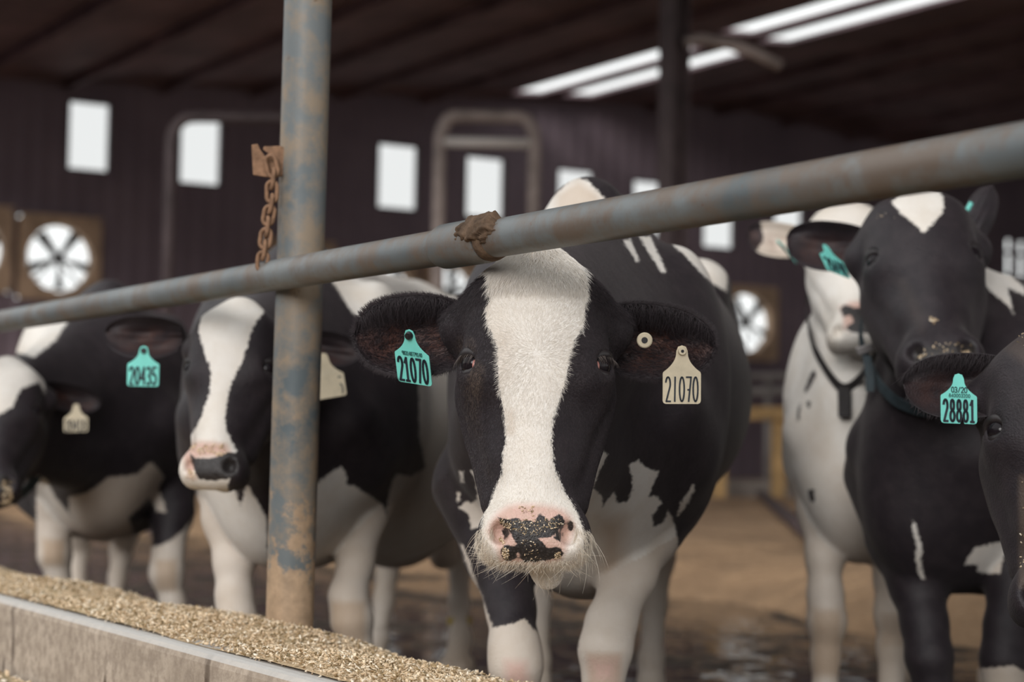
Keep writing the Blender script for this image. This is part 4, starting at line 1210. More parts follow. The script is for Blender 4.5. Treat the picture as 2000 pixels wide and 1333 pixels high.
# ------------------------------------------------------------------ the central cow (tag 21070)
ALLB = (0, 2, 3, 4)
K1 = lambda pts: crop(660, 440, 0.40506, pts)
K2 = lambda pts: crop(860, 920, 0.30976, pts)
K7 = lambda pts: crop(820, 780, 0.41483, pts)
KN = lambda pts: crop(920, 960, 0.15, pts)
HA = Head((1049, 474, 3.09), (1043, 1098, 2.95), yaw=0.0)
blaze = K1([(1000, 60), (930, 82), (870, 105), (790, 150), (715, 215), (728, 290), (735, 350), (712, 400), (720, 480), (765, 580), (770, 680), (780, 800), (800, 900), (812, 1040), (795, 1100), (790, 1200), (760, 1260), (735, 1340), (700, 1400), (690, 1500), (690, 1640), (1190, 1640), (1190, 1500), (1160, 1400), (1115, 1320), (1085, 1270), (1045, 1170), (1030, 1050), (1040, 930), (1075, 830), (1105, 720), (1115, 640), (1150, 540), (1185, 490), (1190, 400), (1210, 350), (1195, 250), (1165, 210), (1120, 150), (1060, 90)])
nose_a = KN([(335, 310), (400, 360), (480, 370), (560, 350), (630, 350), (650, 385), (740, 375), (840, 400), (870, 310), (905, 295), (960, 330), (1010, 395), (1080, 325), (1150, 300), (1210, 335), (1225, 420), (1190, 490), (1100, 530), (1040, 605), (870, 610), (960, 690), (985, 740), (1090, 720), (1190, 760), (1200, 820), (1150, 870), (1040, 890), (900, 920), (690, 925), (640, 870), (630, 800), (590, 800), (600, 870), (520, 910), (430, 905), (380, 810), (400, 740), (470, 690), (560, 730), (600, 700), (540, 610), (520, 560), (470, 490), (380, 430)])
nose_b = KN([(1250, 400), (1310, 390), (1335, 450), (1310, 520), (1260, 500)])
pink_a = KN([(470, 190), (620, 160), (900, 170), (1080, 200), (1200, 240), (1310, 330), (1330, 460), (1300, 600), (1230, 780), (1160, 900), (1040, 940), (640, 945), (400, 930), (330, 760), (200, 520), (240, 420), (330, 290)])
hole_l = KN([(380, 480), (470, 490), (530, 570), (500, 640), (430, 600)])
dHA = HA
A = dict(head=HA, o=np.array([0.150, 3.98]), back=(0.115, 1.0), s=1.03, cell=0.0047, label='large cow with a broad white blaze in the centre of the photo, tags reading 21070',
  fat=0.87, bshift=0.0, cw=0.91, bz=0.90, bzr=0.27, zc=0.96, zr=0.325, bk=0.84, bkr=0.17, th=1.0, thr=.27, ud=.74, cz=.87, cr=.38,
  legs=[(2, [(955, 950, 4.10, .12), (978, 1080, 4.02, .072), (998, 1190, 3.92, .045), (1005, 1265, 3.86, .046), (1008, 1305, 3.84, .047), (1013, 1375, 3.85, .034), (1014, 1560, 3.86, .033)]),
        (3, [(1262, 930, 4.15, .125), (1245, 1030, 4.02, .085), (1228, 1120, 3.92, .052), (1193, 1220, 3.82, .045), (1182, 1272, 3.78, .047), (1178, 1335, 3.77, .034), (1176, 1560, 3.80, .032)]),
        (4, [(1060, 820, 5.55, .13), (1052, 985, 5.70, .065), (1049, 1090, 5.75, .05), (1050, 1180, 5.70, .036), (1050, 1290, 5.62, .033)]),
        (4, [(1300, 820, 5.60, .13), (1290, 985, 5.75, .065), (1283, 1090, 5.80, .05), (1277, 1180, 5.75, .036), (1272, 1290, 5.68, .033)])],
  ears=[dict(base=P(915, 648, 3.20), tip=P(692, 655, 3.20), wt=.062, wb=.068, cup=.045, roll=0.15, peak=0.48),
        dict(base=P(1165, 652, 3.20), tip=P(1397, 678, 3.22), wt=.058, wb=.064, cup=.045, roll=0.1, peak=0.46)],
  extra=[Ell(HA.w(.022, .512, -.135), np.array([.026, .030, .028]) * HA.L, HA.ax, 1, .03)],
  duct=True,
  patches=[((1,), 'w', blaze), ((1,), 'w', [(1030, 1085), (1125, 1085), (1125, 1180), (1030, 1180)]),
    (ALLB, 'w', [(1045, 405), (1085, 380), (1120, 345), (1150, 355), (1180, 388), (1195, 430), (1045, 430)]),
    (ALLB, 'w', [(1217, 470), (1230, 466), (1250, 510), (1243, 512)]), (ALLB, 'w', [(1248, 462), (1270, 462), (1302, 532), (1292, 532), (1272, 502)]),
    (ALLB, 'w', [(1295, 462), (1420, 430), (1420, 570), (1388, 552), (1366, 530), (1340, 502), (1318, 482)]),
    ((0, 3), 'w', K7([(735, 380), (850, 235), (885, 260), (850, 330), (815, 420), (860, 460), (860, 510), (885, 470), (915, 435), (925, 490), (975, 485), (1000, 430), (1000, 370), (985, 310), (1030, 288), (1070, 325), (1125, 345), (1095, 410), (1080, 460), (1115, 455), (1140, 490), (1095, 545), (1100, 600), (1145, 585), (1170, 525), (1200, 590), (1230, 760), (1000, 1500), (700, 1500), (780, 900), (700, 880), (735, 600)])),
    ((0, 3), 'w', [(1040, 1075), (1180, 1075), (1190, 1190), (1040, 1190)]),
    ((2,), 'w', K7([(300, 1085), (400, 1068), (440, 1055), (480, 1040), (490, 1030), (600, 1150), (600, 1900), (300, 1900)])),
    ((0, 2), 'w', K7([(240, 335), (290, 370), (318, 440), (305, 600), (240, 610), (230, 540), (185, 510), (215, 480), (240, 490), (270, 470), (265, 400)])),
    ((0, 2), 'w', K7([(188, 340), (205, 340), (205, 392), (190, 392)])), ((0, 2), 'w', K7([(170, 435), (188, 440), (190, 480), (175, 480)])),
    ((2,), 'w', K7([(188, 680), (207, 690), (345, 1080), (325, 1095)])),
    ((0,), 'w', K7([(1290, 398), (1293, 430), (1238, 530), (1213, 548), (1228, 490)])),
    ((4,), 'w', [(1000, 980), (1330, 980), (1330, 1900), (1000, 1900)])],
  nose=[nose_a, nose_b, [(979, 1034), (992, 1032), (996, 1046), (985, 1056)], [(1088, 1036), (1099, 1042), (1094, 1058), (1084, 1054)]], pink=[((1,), pink_a, 16), ((2,), K7([(405, 1235), (500, 1240), (520, 1333), (480, 1400), (400, 1400)]), 25), ((3,), K7([(800, 1225), (930, 1225), (920, 1333), (820, 1333)]), 30)],  # last two nose outlines paint the nostrils dark, in place of shade inside
  tan=[((3,), K7([(770, 1180), (965, 1180), (960, 1400), (780, 1400)]), 30, .7), ((2,), K7([(340, 1215), (560, 1215), (560, 1400), (340, 1400)]), 20, .35), ((0,), K7([(840, 560), (960, 560), (960, 900), (840, 900)]), 40, .6),
       ((0,), [(1085, 380), (1130, 350), (1170, 380), (1190, 440), (1085, 440)], 20, .5), ((1,), [(968, 640), (1000, 640), (1000, 740), (972, 760)], 30, .25), ((1,), [(990, 480), (1105, 480), (1095, 530), (1040, 535), (1000, 520)], 30, .3), ((1,), [(985, 800), (1005, 800), (1005, 850), (990, 850)], 10, .35)],
  dust=[((1,), [(915, 690), (945, 720), (935, 790), (910, 760)], 14, .55), ((1,), [(893, 660), (925, 660), (930, 690), (895, 690)], 10, .35), ((1,), [(905, 760), (930, 770), (935, 850), (920, 850)], 20, .3)])
cowA, gA = make_cow(A)

def fur_on_face():
    V, F, Nn, reg, coat, x, y, lh = (gA[k] for k in ('V', 'F', 'N', 'reg', 'coat', 'x', 'y', 'lh'))
    facing = np.einsum('ij,ij->i', Nn, CAM - V) > -0.35 * np.linalg.norm(CAM - V, axis=1)
    vm = (reg == 1) & facing & (gA['nose'] < -3) & (gA['pink'] < 0.35)
    fm = vm[F].all(1)
    p, fi, _ = sample_faces(V, F, fm, 110000)
    n = Nn[fi].mean(1); n /= np.linalg.norm(n, axis=1, keepdims=True)
    l = HA.loc(p); ct = coat[fi].mean(1)
    whorl = np.array([0.0, .185])
    dx, dy = l[:, 0] - whorl[0], l[:, 1] - whorl[1]
    rr = np.sqrt(dx * dx + dy * dy) + 1e-6
    tuft = (l[:, 1] < 0.078) & (np.abs(l[:, 0]) < .075)
    fx = np.where(tuft, l[:, 0] * 3, dx / rr); fy = np.where(tuft, 1.0, dy / rr)
    low = l[:, 1] > 0.25; fy = np.where(low, 1.0, fy); fx = np.where(low, l[:, 0] * 3.0, fx)
    side_ = np.abs(l[:, 0]) > 0.07; fx = np.where(side_ & ~tuft, np.sign(l[:, 0]) * 0.6, fx); fy = np.where(side_ & ~tuft, 0.8, fy)
    flow = fx[:, None] * HA.x + fy[:, None] * HA.y
    white = ct + RNG.normal(size=len(ct)) * 2.0 > 0
    ln = np.where(tuft, 0.016, np.where(l[:, 1] < .3, 0.0060, 0.0042)); ln = np.where(white, ln, ln * 0.8)
    ln = np.where(np.abs(ct) < 8, ln * 1.25, ln)
    S = strands(p, n, flow, ln, np.where(tuft, 0.45, 0.20), np.where(tuft, 0.30, 0.08)[:, None], 4, 0.22)
    rad = np.where(tuft, 0.00032, 0.00024)
    h = hair_object('face_hair', None, S[white], rad[white], M_HW, cowA); h['label'] = 'short white hair of the blaze'
    k = ~white
    h = hair_object('cheek_hair', None, S[k], rad[k] * 0.95, M_HB, cowA); h['label'] = 'short black hair of the cheeks'
fur_on_face()
def ear_fringe():
    V, F, Nn, reg = (gA[k] for k in ('V', 'F', 'N', 'reg'))
    allS = []
    for k, ea in ((5, A['ears'][0]), (6, A['ears'][1])):
        b, t = ea['base'], ea['tip']; a = (t - b) / np.linalg.norm(t - b)
        idx = np.where(reg == k)[0]; nin = len(idx) // 2
        fm = np.isin(F, idx).all(1)
        p, fi, _ = sample_faces(V, F, fm, 9000)
        n = Nn[fi].mean(1); n /= np.linalg.norm(n, axis=1, keepdims=True)
        flow = a[None] * 0.9 + (p - (b + t) / 2) * 2.0 - UZ * 0.25
        allS.append(strands(p, n, flow, np.full(len(p), 0.010), 0.55, 0.25, 4, 0.35))
        # long hairs hanging from the upper rim into the cup and round the edge
        ve = V[idx[:nin]].reshape(40, 34, 3)
        for row, sg, cnt, lmin, lmax in ((33, -1, 1500, .016, .036), (0, 1, 700, .008, .016)):
            jj = RNG.uniform(1, 37, cnt); i0 = jj.astype(int); f = (jj - i0)[:, None]
            jr = row + np.where(row > 0, -1, 1) * RNG.integers(0, 5, cnt)
            p = ve[i0, jr] * (1 - f) + ve[i0 + 1, jr] * f
            nn = np.tile((CAM - b) / np.linalg.norm(CAM - b), (cnt, 1))
            dirn = -UZ[None] * (0.9 if sg < 0 else 0.8) + a[None] * 0.35 * RNG.normal(size=(cnt, 1)) + nn * 0.25
            allS.append(strands(p, nn, dirn, RNG.uniform(lmin, lmax, cnt), 0.35, 0.35, 4, 0.2))
        rim = []
        for row in (0, 33):
            cnt = 2200; jj = RNG.uniform(0, 38.9, cnt); i0 = jj.astype(int); f = (jj - i0)[:, None]
            p = ve[i0, row] * (1 - f) + ve[i0 + 1, row] * f
            outw = p - (ve[i0, 17] * (1 - f) + ve[i0 + 1, 17] * f); outw /= np.linalg.norm(outw, axis=1, keepdims=True)
            nn = np.tile((CAM - b) / np.linalg.norm(CAM - b), (cnt, 1))
            allS.append(strands(p, nn, outw + a[None] * 0.9, np.full(cnt, 0.009), 0.1, 0.1, 4, 0.3))
    S = np.concatenate(allS)
    h = hair_object('ear_hair', None, S, 0.00030, M_HB, cowA); h['label'] = 'dark fringe of hair round the ears'
ear_fringe()
def whiskers():
    V, F, Nn, reg, lh = (gA[k] for k in ('V', 'F', 'N', 'reg', 'lh'))
    facing = np.einsum('ij,ij->i', Nn, CAM - V) > -0.5 * np.linalg.norm(CAM - V, axis=1)
    zone = (reg == 1) & facing & (((lh[:, 1] > .46) & (np.abs(lh[:, 0]) > .062)) | (lh[:, 1] > .512)) & (lh[:, 1] < .56) & (lh[:, 2] > -.12)
    fm = zone[F].all(1)
    for nm, cnt, l0, l1, rad, lab in (('whiskers', 170, .015, .040, .00026, 'long pale whiskers round the lips'), ('lip_hair', 2600, .003, .008, .0002, 'short pale hair fringing the lips')):
        p, fi, _ = sample_faces(V, F, fm, cnt)
        n = Nn[fi].mean(1); n /= np.linalg.norm(n, axis=1, keepdims=True)
        l = HA.loc(p)
        flow = HA.x[None] * (l[:, :1] * 9 - 0.15) + HA.y[None] * 0.75 + HA.z[None] * 0.2
        S = strands(p, n, flow, RNG.uniform(l0, l1, cnt), 0.75, 0.25, 6, 0.30)
        S[:, :, 2] -= (np.linspace(0, 1, 6) ** 2)[None] * 0.006
        h = hair_object(nm, None, S, rad, M_WHISK, cowA); h['label'] = lab
    # black tuft at the upper edge of the poll
    zone = (reg == 1) & (lh[:, 1] < .10) & (gA['coat'] < 2) & (lh[:, 2] > -.19)
    fm = zone[F].all(1); cnt = 3500
    p, fi, _ = sample_faces(V, F, fm, cnt); n = Nn[fi].mean(1); n /= np.linalg.norm(n, axis=1, keepdims=True)
    l = HA.loc(p)
    S = strands(p, n, HA.x[None] * np.sign(l[:, :1]) * 0.8 + HA.y[None] * 0.25, RNG.uniform(.006, .017, cnt), 0.35, 0.15, 5, 0.35)
    h = hair_object('poll_hair', None, S, 0.0003, M_HB, cowA); h['label'] = 'black tuft at the side of the poll'
    # eyelashes
    allS = []
    for q in (-1, 1):
        cnt = 60; c = HA.w(q * .100, .188, -.066); out = HA.x * q * .72 + HA.z * .66
        th = RNG.uniform(-1.1, 1.1, cnt)[:, None]
        hz = np.cross(out, HA.y)
        p = c + .0235 * HA.L * (np.sin(th) * hz * 1.0 - np.cos(th) * HA.y * .9 + out * .62)
        nn = np.tile(out, (cnt, 1)); allS.append(strands(p, nn, np.tile(HA.y * 0.75 + HA.x * q * .5, (cnt, 1)), RNG.uniform(.012, .022, cnt), 1.0, 0.7, 5, 0.15))
    h = hair_object('eyelashes', None, np.concatenate(allS), 0.0004, m_hair('lash', (0.03, 0.025, 0.025), (0.14, 0.11, 0.10)), cowA)
whiskers()
def crumbs(g, root, boxes, size):
    """feed crumbs stuck to the skin: boxes are (photo polygon, count)"""
    V, F, Nn, reg, x, y = (g[k] for k in ('V', 'F', 'N', 'reg', 'x', 'y'))
    facing = np.einsum('ij,ij->i', Nn, CAM - V) > 0
    out = []
    for poly, cnt in boxes:
        vm = (reg == 1) & facing & (poly_sd(x, y, poly) > 0); fm = vm[F].all(1)
        if fm.sum() < 3: continue
        p, fi, _ = sample_faces(V, F, fm, cnt); n = Nn[fi].mean(1)
        out.append(p + n * 0.001)
    if not out: return
    o = flakes('feed_crumbs', np.concatenate(out), 1.0, size, root); tag(o, 'yellow feed crumbs stuck on the nose', kind='stuff')
crumbs(gA, cowA, [(KN([(350, 340), (640, 360), (1210, 330), (1190, 480), (850, 600), (560, 560), (380, 440)]), 260), (KN([(380, 700), (520, 740), (520, 880), (420, 890)]), 110), (KN([(1060, 760), (1190, 780), (1180, 880), (1060, 880)]), 60), (KN([(340, 520), (420, 560), (460, 720), (380, 720)]), 70), (KN([(600, 180), (860, 190), (820, 360), (600, 260)]), 35), (KN([(640, 600), (900, 620), (940, 900), (660, 900)]), 40)], 0.0014)
make_tag(cowA, (799, 644, 3.145), .0605, .0905, 0.44, 0, 0, M_TEAL, '21070', 'teal plastic ear tag reading 21070 in the right ear', M_STUD, '983148779140', sw=0.0038, axes=(69, 10, -36, 10, 107, 40))
make_tag(cowA, (1332, 675, 3.17), .0625, .0955, 0.455, math.radians(0.3), 0.05, M_CREAM, '2I0Z0', 'cream plastic ear tag reading 21070 in the left ear', M_CREAM, sw=0.0026)
# round button tag
c = P(1259, 665, 3.185); n = CAM - c; n /= np.linalg.norm(n)
mb = MB(); mb.tube([c - n * .012, c, c + n * .003, c + n * .0045], [.004, .0128, .0128, .0112], 28); bt = mb.build('button_tag', M_CREAM, cowA); bt['label'] = 'round cream button tag with a dark centre'; shade_auto(bt)
mb = MB(); mb.tube([c + n * .0046, c + n * .0052], [.0052, .0052], 20); mb.build('button_hole', M_STUD, bt)
# ------------------------------------------------------------------ cow left of the post (tag 20435)
KB = lambda pts: crop(180, 530, 0.33765, pts)
KB6 = lambda pts: crop(500, 540, 0.34507, pts)
HB = Head((452, 572, 4.27), (402, 942, 4.10), yaw=-0.33)
B = dict(head=HB, o=np.array([-0.560, 4.92]), back=(0.17, 1.0), s=1.0, cell=0.0075, label='cow beside the upright post with a tapering white blaze and muzzle, teal tag 20435', zc=.90, zr=.35,
  legs=[(2, [(470, 920, 5.05, .125), (452, 1010, 4.92, .070), (456, 1100, 4.87, .045), (458, 1165, 4.84, .042), (463, 1215, 4.82, .046), (465, 1265, 4.82, .033), (466, 1400, 4.84, .032)]),
        (3, [(715, 920, 5.08, .125), (708, 1005, 4.98, .062), (695, 1100, 4.92, .043), (680, 1165, 4.88, .044), (688, 1213, 4.86, .048), (700, 1270, 4.86, .032), (702, 1400, 4.88, .031)]),
        (4, [(800, 900, 6.7, .14), (780, 1010, 6.9, .07), (760, 1085, 6.95, .048), (750, 1175, 6.9, .034), (738, 1250, 6.8, .031)]),
        (4, [(880, 900, 6.8, .13), (893, 1010, 7.0, .065), (898, 1090, 7.0, .046), (897, 1180, 6.95, .033), (899, 1260, 6.9, .031)])],
  ears=[dict(base=P(350, 655, 4.42), tip=P(205, 648, 4.46), wt=.040, wb=.058, cup=.04, roll=0.1),
        dict(base=P(560, 668, 4.42), tip=P(706, 688, 4.48), wt=.038, wb=.045, cup=.035, roll=0.1)],
  patches=[((1,), 'w', KB([(640, 195), (690, 100), (800, 80), (930, 90), (995, 170), (1005, 215), (930, 330), (900, 420), (870, 520), (830, 600), (790, 680), (775, 800), (768, 900), (800, 970), (840, 1040), (820, 1150), (780, 1245), (650, 1290), (540, 1260), (470, 1190), (470, 1100), (510, 1020), (580, 940), (630, 850), (680, 700), (690, 580), (655, 490), (615, 350)])), ((1,), 'w', KB([(470, 1185), (560, 1180), (640, 1205), (780, 1200), (800, 1400), (470, 1400)])),
    ((0, 4), 'w', KB6([(430, 30), (430, -60), (900, -60), (1130, 120), (1130, 230), (1000, 200), (900, 130), (700, 140), (590, 245), (540, 200)])),
    ((0, 4, 3), 'w', KB6([(920, 600), (1000, 540), (1100, 420), (1250, 500), (1250, 2300), (700, 2300), (745, 1270), (775, 1150), (800, 1120), (880, 1135), (960, 1085), (925, 900)])),
    ((0, 3), 'w', KB6([(330, 1180), (480, 1075), (505, 1100), (515, 1180), (560, 1190), (640, 1240), (720, 1295), (760, 1400), (760, 2300), (330, 2300)])),
    ((0, 2), 'w', [(385, 955), (455, 940), (470, 990), (482, 945), (500, 975), (520, 1010), (540, 1500), (380, 1500)]),
    ((2, 3), 'w', [(380, 1020), (800, 1020), (800, 1800), (380, 1800)]), ((4,), 'w', [(700, 900), (960, 900), (960, 1800), (700, 1800)])],
  nose=[KB([(560, 1050), (600, 1085), (700, 1080), (790, 1050), (850, 1050), (860, 1130), (820, 1195), (700, 1215), (610, 1205), (590, 1150)])], inner=0.4,
  pink=[((1,), KB([(520, 1040), (600, 985), (700, 990), (780, 1010), (800, 1060), (600, 1090), (600, 1200), (560, 1200), (530, 1120)]), 14)],
  tan=[((1,), KB([(560, 990), (780, 1000), (800, 1070), (580, 1060)]), 14, .6), ((2,), [(428, 1195), (500, 1195), (500, 1300), (428, 1300)], 25, .7), ((3,), [(640, 1170), (720, 1170), (720, 1300), (640, 1300)], 25, .75), ((0, 4), KB6([(900, 600), (1250, 500), (1250, 1500), (700, 1500)]), 60, .18)])
cowB, gB = make_cow(B)
crumbs(gB, cowB, [(KB([(560, 1000), (780, 1000), (800, 1080), (580, 1070)]), 120), (KB([(540, 1150), (600, 1150), (600, 1230), (550, 1220)]), 40)], 0.003)
make_tag(cowB, (281, 676, 4.30), .069, .088, 0.44, 0, 0, M_TEAL, '20435', 'teal plastic ear tag reading 20435', M_STUD, sw=0.004, axes=(62, 1, 0, -2, 79, 0))
make_tag(cowB, (630, 690, 4.36), .075, .100, 0.50, 0, 0, M_CREAM, '20435', 'cream ear tag half hidden behind the post', sw=0.003, axes=(66, -12, 10, 14, 88, 0), warp=0.006)
mb = MB(); mb.tube([P(897, 1207, 6.945), P(897.5, 1222, 6.94)], [0.0425, 0.0425], 20, caps=False)
lb = mb.build('leg_band', simple('yellow_band', (0.50, 0.36, 0.05), 0.6), cowB); lb['label'] = 'yellow plastic band round the hind leg'

# ------------------------------------------------------------------ cow at the left edge
KD = lambda pts: crop(0, 580, 0.45, pts)
HD = Head((12, 684, 5.50), (-22, 968, 5.26), yaw=-0.15)
D = dict(head=HD, o=np.array([-1.30, 6.25]), back=(-0.22, 1.0), s=1.0, cell=0.0085, label='black cow with a white forehead at the left edge, cream tag in its ear',
  legs=[(2, [(112, 920, 6.4, .115), (106, 990, 6.32, .062), (104, 1045, 6.30, .048), (107, 1085, 6.28, .050), (115, 1130, 6.28, .034), (118, 1250, 6.3, .033)]),
        (3, [(320, 910, 6.35, .125), (336, 1000, 6.25, .068), (328, 1085, 6.18, .046), (325, 1120, 6.15, .050), (338, 1180, 6.15, .035), (346, 1270, 6.17, .034)]),
        (4, [(150, 930, 8.0, .14), (150, 1030, 8.15, .07), (148, 1080, 8.2, .052), (150, 1150, 8.1, .036), (152, 1190, 8.05, .033)]),
        (4, [(255, 930, 8.05, .13), (245, 1030, 8.2, .065), (238, 1075, 8.25, .046), (229, 1130, 8.2, .034), (224, 1175, 8.15, .032)])],
  ears=[dict(base=P(78, 762, 5.62), tip=P(198, 788, 5.70), wt=.036, wb=.045, cup=.035, roll=0.1),
        dict(base=P(-70, 765, 5.62), tip=P(-190, 775, 5.70), wt=.036, wb=.045, cup=.035, roll=0.1)],
  patches=[((1,), 'w', KD([(-60, 200), (60, 225), (140, 255), (190, 350), (197, 425), (170, 370), (90, 400), (50, 480), (-10, 515), (-80, 430)])),
    ((0, 4), 'w', KD([(-200, -40), (300, -60), (292, 110), (240, 190), (150, 262), (60, 240), (0, 170), (-200, 250)])),
    ((0, 3, 2), 'w', KD([(300, 870), (380, 850), (470, 785), (600, 770), (640, 725), (662, 720), (712, 782), (688, 830), (722, 935), (680, 930), (650, 870), (560, 960), (600, 1100), (380, 1100), (300, 930)])),
    ((2, 0), 'w', KD([(160, 780), (200, 790), (240, 870), (290, 930), (370, 1010), (370, 1500), (150, 1500)])),
    ((3,), 'w', KD([(600, 1090), (680, 1085), (740, 1060), (800, 1010), (880, 900), (950, 1500), (600, 1500)])), ((4,), 'w', [(60, 930), (300, 930), (300, 1500), (60, 1500)])],
  nose=[KD([(-60, 770), (40, 770), (55, 850), (-60, 880)])],
  inner=0.4, tan=[((2,), [(80, 1050), (130, 1050), (130, 1110), (80, 1110)], 20, .8), ((3,), [(300, 1090), (350, 1090), (350, 1160), (300, 1160)], 20, .75), ((0,), KD([(300, 700), (740, 700), (740, 1100), (300, 1100)]), 60, .5), ((1,), KD([(90, 780), (170, 750), (170, 860), (90, 850)]), 10, .3)])
cowD, gD = make_cow(D)
crumbs(gD, cowD, [(KD([(0, 790), (60, 790), (60, 900), (0, 900)]), 120)], 0.0035)
make_tag(cowD, (149, 789, 5.55), .069, .082, 0.50, 0, 0, M_CREAM, '20418', 'cream ear tag with smudged numerals', sw=0.0036, axes=(47, -1, 0, -1, 55, 0))
strap(cowD, 'collar', [P(*q) for q in ((88, 760, 5.85), (92, 840, 5.72), (80, 915, 5.66), (40, 965, 5.64), (-20, 985, 5.66), (-80, 930, 5.75), (-95, 820, 5.9), (-60, 740, 6.05), (30, 715, 6.05))], 0.03, M_COLLAR, 'dark blue neck strap')

# ------------------------------------------------------------------ white cow in the second row
HE = Head((1646, 372, 5.44), (1676, 668, 5.20), yaw=0.02)
E = dict(head=HE, o=np.array([1.015, 5.58]), back=(0.40, 1.0), fat=0.80, cw=0.74, s=1.0, cell=0.008, base='white', label='mostly white cow standing behind the black cow, dark strap and pendant at its throat',
  neck=(.02, 0, 1.02),
  legs=[(2, [(1605, 890, 5.6, .085), (1604, 1000, 5.5, .062), (1610, 1090, 5.45, .048), (1612, 1165, 5.42, .046), (1615, 1215, 5.40, .050), (1612, 1285, 5.40, .036), (1610, 1440, 5.42, .034)]),
        (3, [(1730, 890, 5.6, .09), (1744, 1040, 5.52, .06), (1742, 1130, 5.47, .047), (1747, 1200, 5.43, .052), (1742, 1265, 5.43, .038), (1736, 1440, 5.45, .034)])],
  ears=[dict(base=P(1588, 468, 5.5), tip=P(1462, 446, 5.62), wt=.036, wb=.075, cup=.05, roll=0.45),
        dict(base=P(1715, 460, 5.5), tip=P(1830, 450, 5.62), wt=.036, wb=.06, cup=.045, roll=0.3)],
  patches=[((0, 2, 3), 'b', crop(1400, 680, .375, [(505, 110), (520, 130), (495, 190), (465, 235), (455, 225), (485, 150)])), ((0, 2, 3), 'b', crop(1400, 680, .375, [(425, 300), (440, 290), (430, 370), (412, 385)])),
    ((0, 2, 3), 'b', crop(1400, 680, .375, [(468, 280), (490, 280), (485, 315), (470, 310)])), ((0, 3), 'b', crop(1400, 680, .375, [(780, 240), (820, 230), (815, 300), (785, 320)])),
    ((0, 2), 'b', crop(1400, 680, .375, [(470, 735), (505, 740), (512, 800), (490, 810)])), ((5,), 'b', [(1440, 400), (1484, 420), (1492, 470), (1470, 500), (1440, 470)])],
  nose=[crop(1440, 340, .3, [(670, 880), (700, 850), (760, 870), (830, 870), (900, 880), (960, 1000), (900, 1040), (760, 1035), (700, 1010), (760, 960), (740, 920), (690, 930)])],
  pink=[((1,), crop(1440, 340, .3, [(660, 870), (740, 830), (900, 830), (980, 900), (980, 1010), (760, 1020), (690, 1010), (690, 930)]), 10)],
  tan=[((2,), [(1580, 1185), (1650, 1185), (1650, 1330), (1580, 1330)], 30, .75), ((3,), [(1715, 1190), (1790, 1190), (1790, 1270), (1715, 1270)], 25, .6), ((0, 2), crop(1400, 680, .375, [(400, 400), (520, 380), (600, 560), (560, 620), (440, 560)]), 60, .3), ((0,), [(1620, 900), (1730, 900), (1730, 1100), (1620, 1100)], 60, .3), ((5, 6), [(1440, 400), (1600, 400), (1600, 520), (1440, 520)], 30, .3)],
  inner=0.55)
E['legs'] += [auto_leg(E['o'], E['back'], 1.0, 1.4, q, True) for q in (-.17, .17)]
cowE, gE = make_cow(E)
make_tag(cowE, (1518, 474, 5.50), .066, .09, 0.45, 0, 0, M_TEAL, '20506', 'teal ear tag seen almost edge-on inside the ear', sw=0.003, axes=(30, 34, 30, 22, 26, -30))
strap(cowE, 'collar', [on_surf(gE, *q) for q in ((1586, 662), (1604, 705), (1628, 742), (1650, 760), (1676, 742), (1706, 700))] + [P(*q) for q in ((1738, 640, 5.62), (1715, 560, 5.95), (1650, 530, 6.0), (1580, 580, 5.9))], 0.032, M_DCOLLAR, 'dark neck strap')
mb = MB(); a, b = on_surf(gE, 1649, 756, .02), on_surf(gE, 1650, 816, .02)
mb.box((a + b) / 2, RIGHT * 0.017, FWD * 0.014, (a - b) / 2); pn = mb.build('pendant', M_DCOLLAR, cowE); bevel(pn, 0.006, 3); pn['label'] = 'dark transponder hanging from the strap'

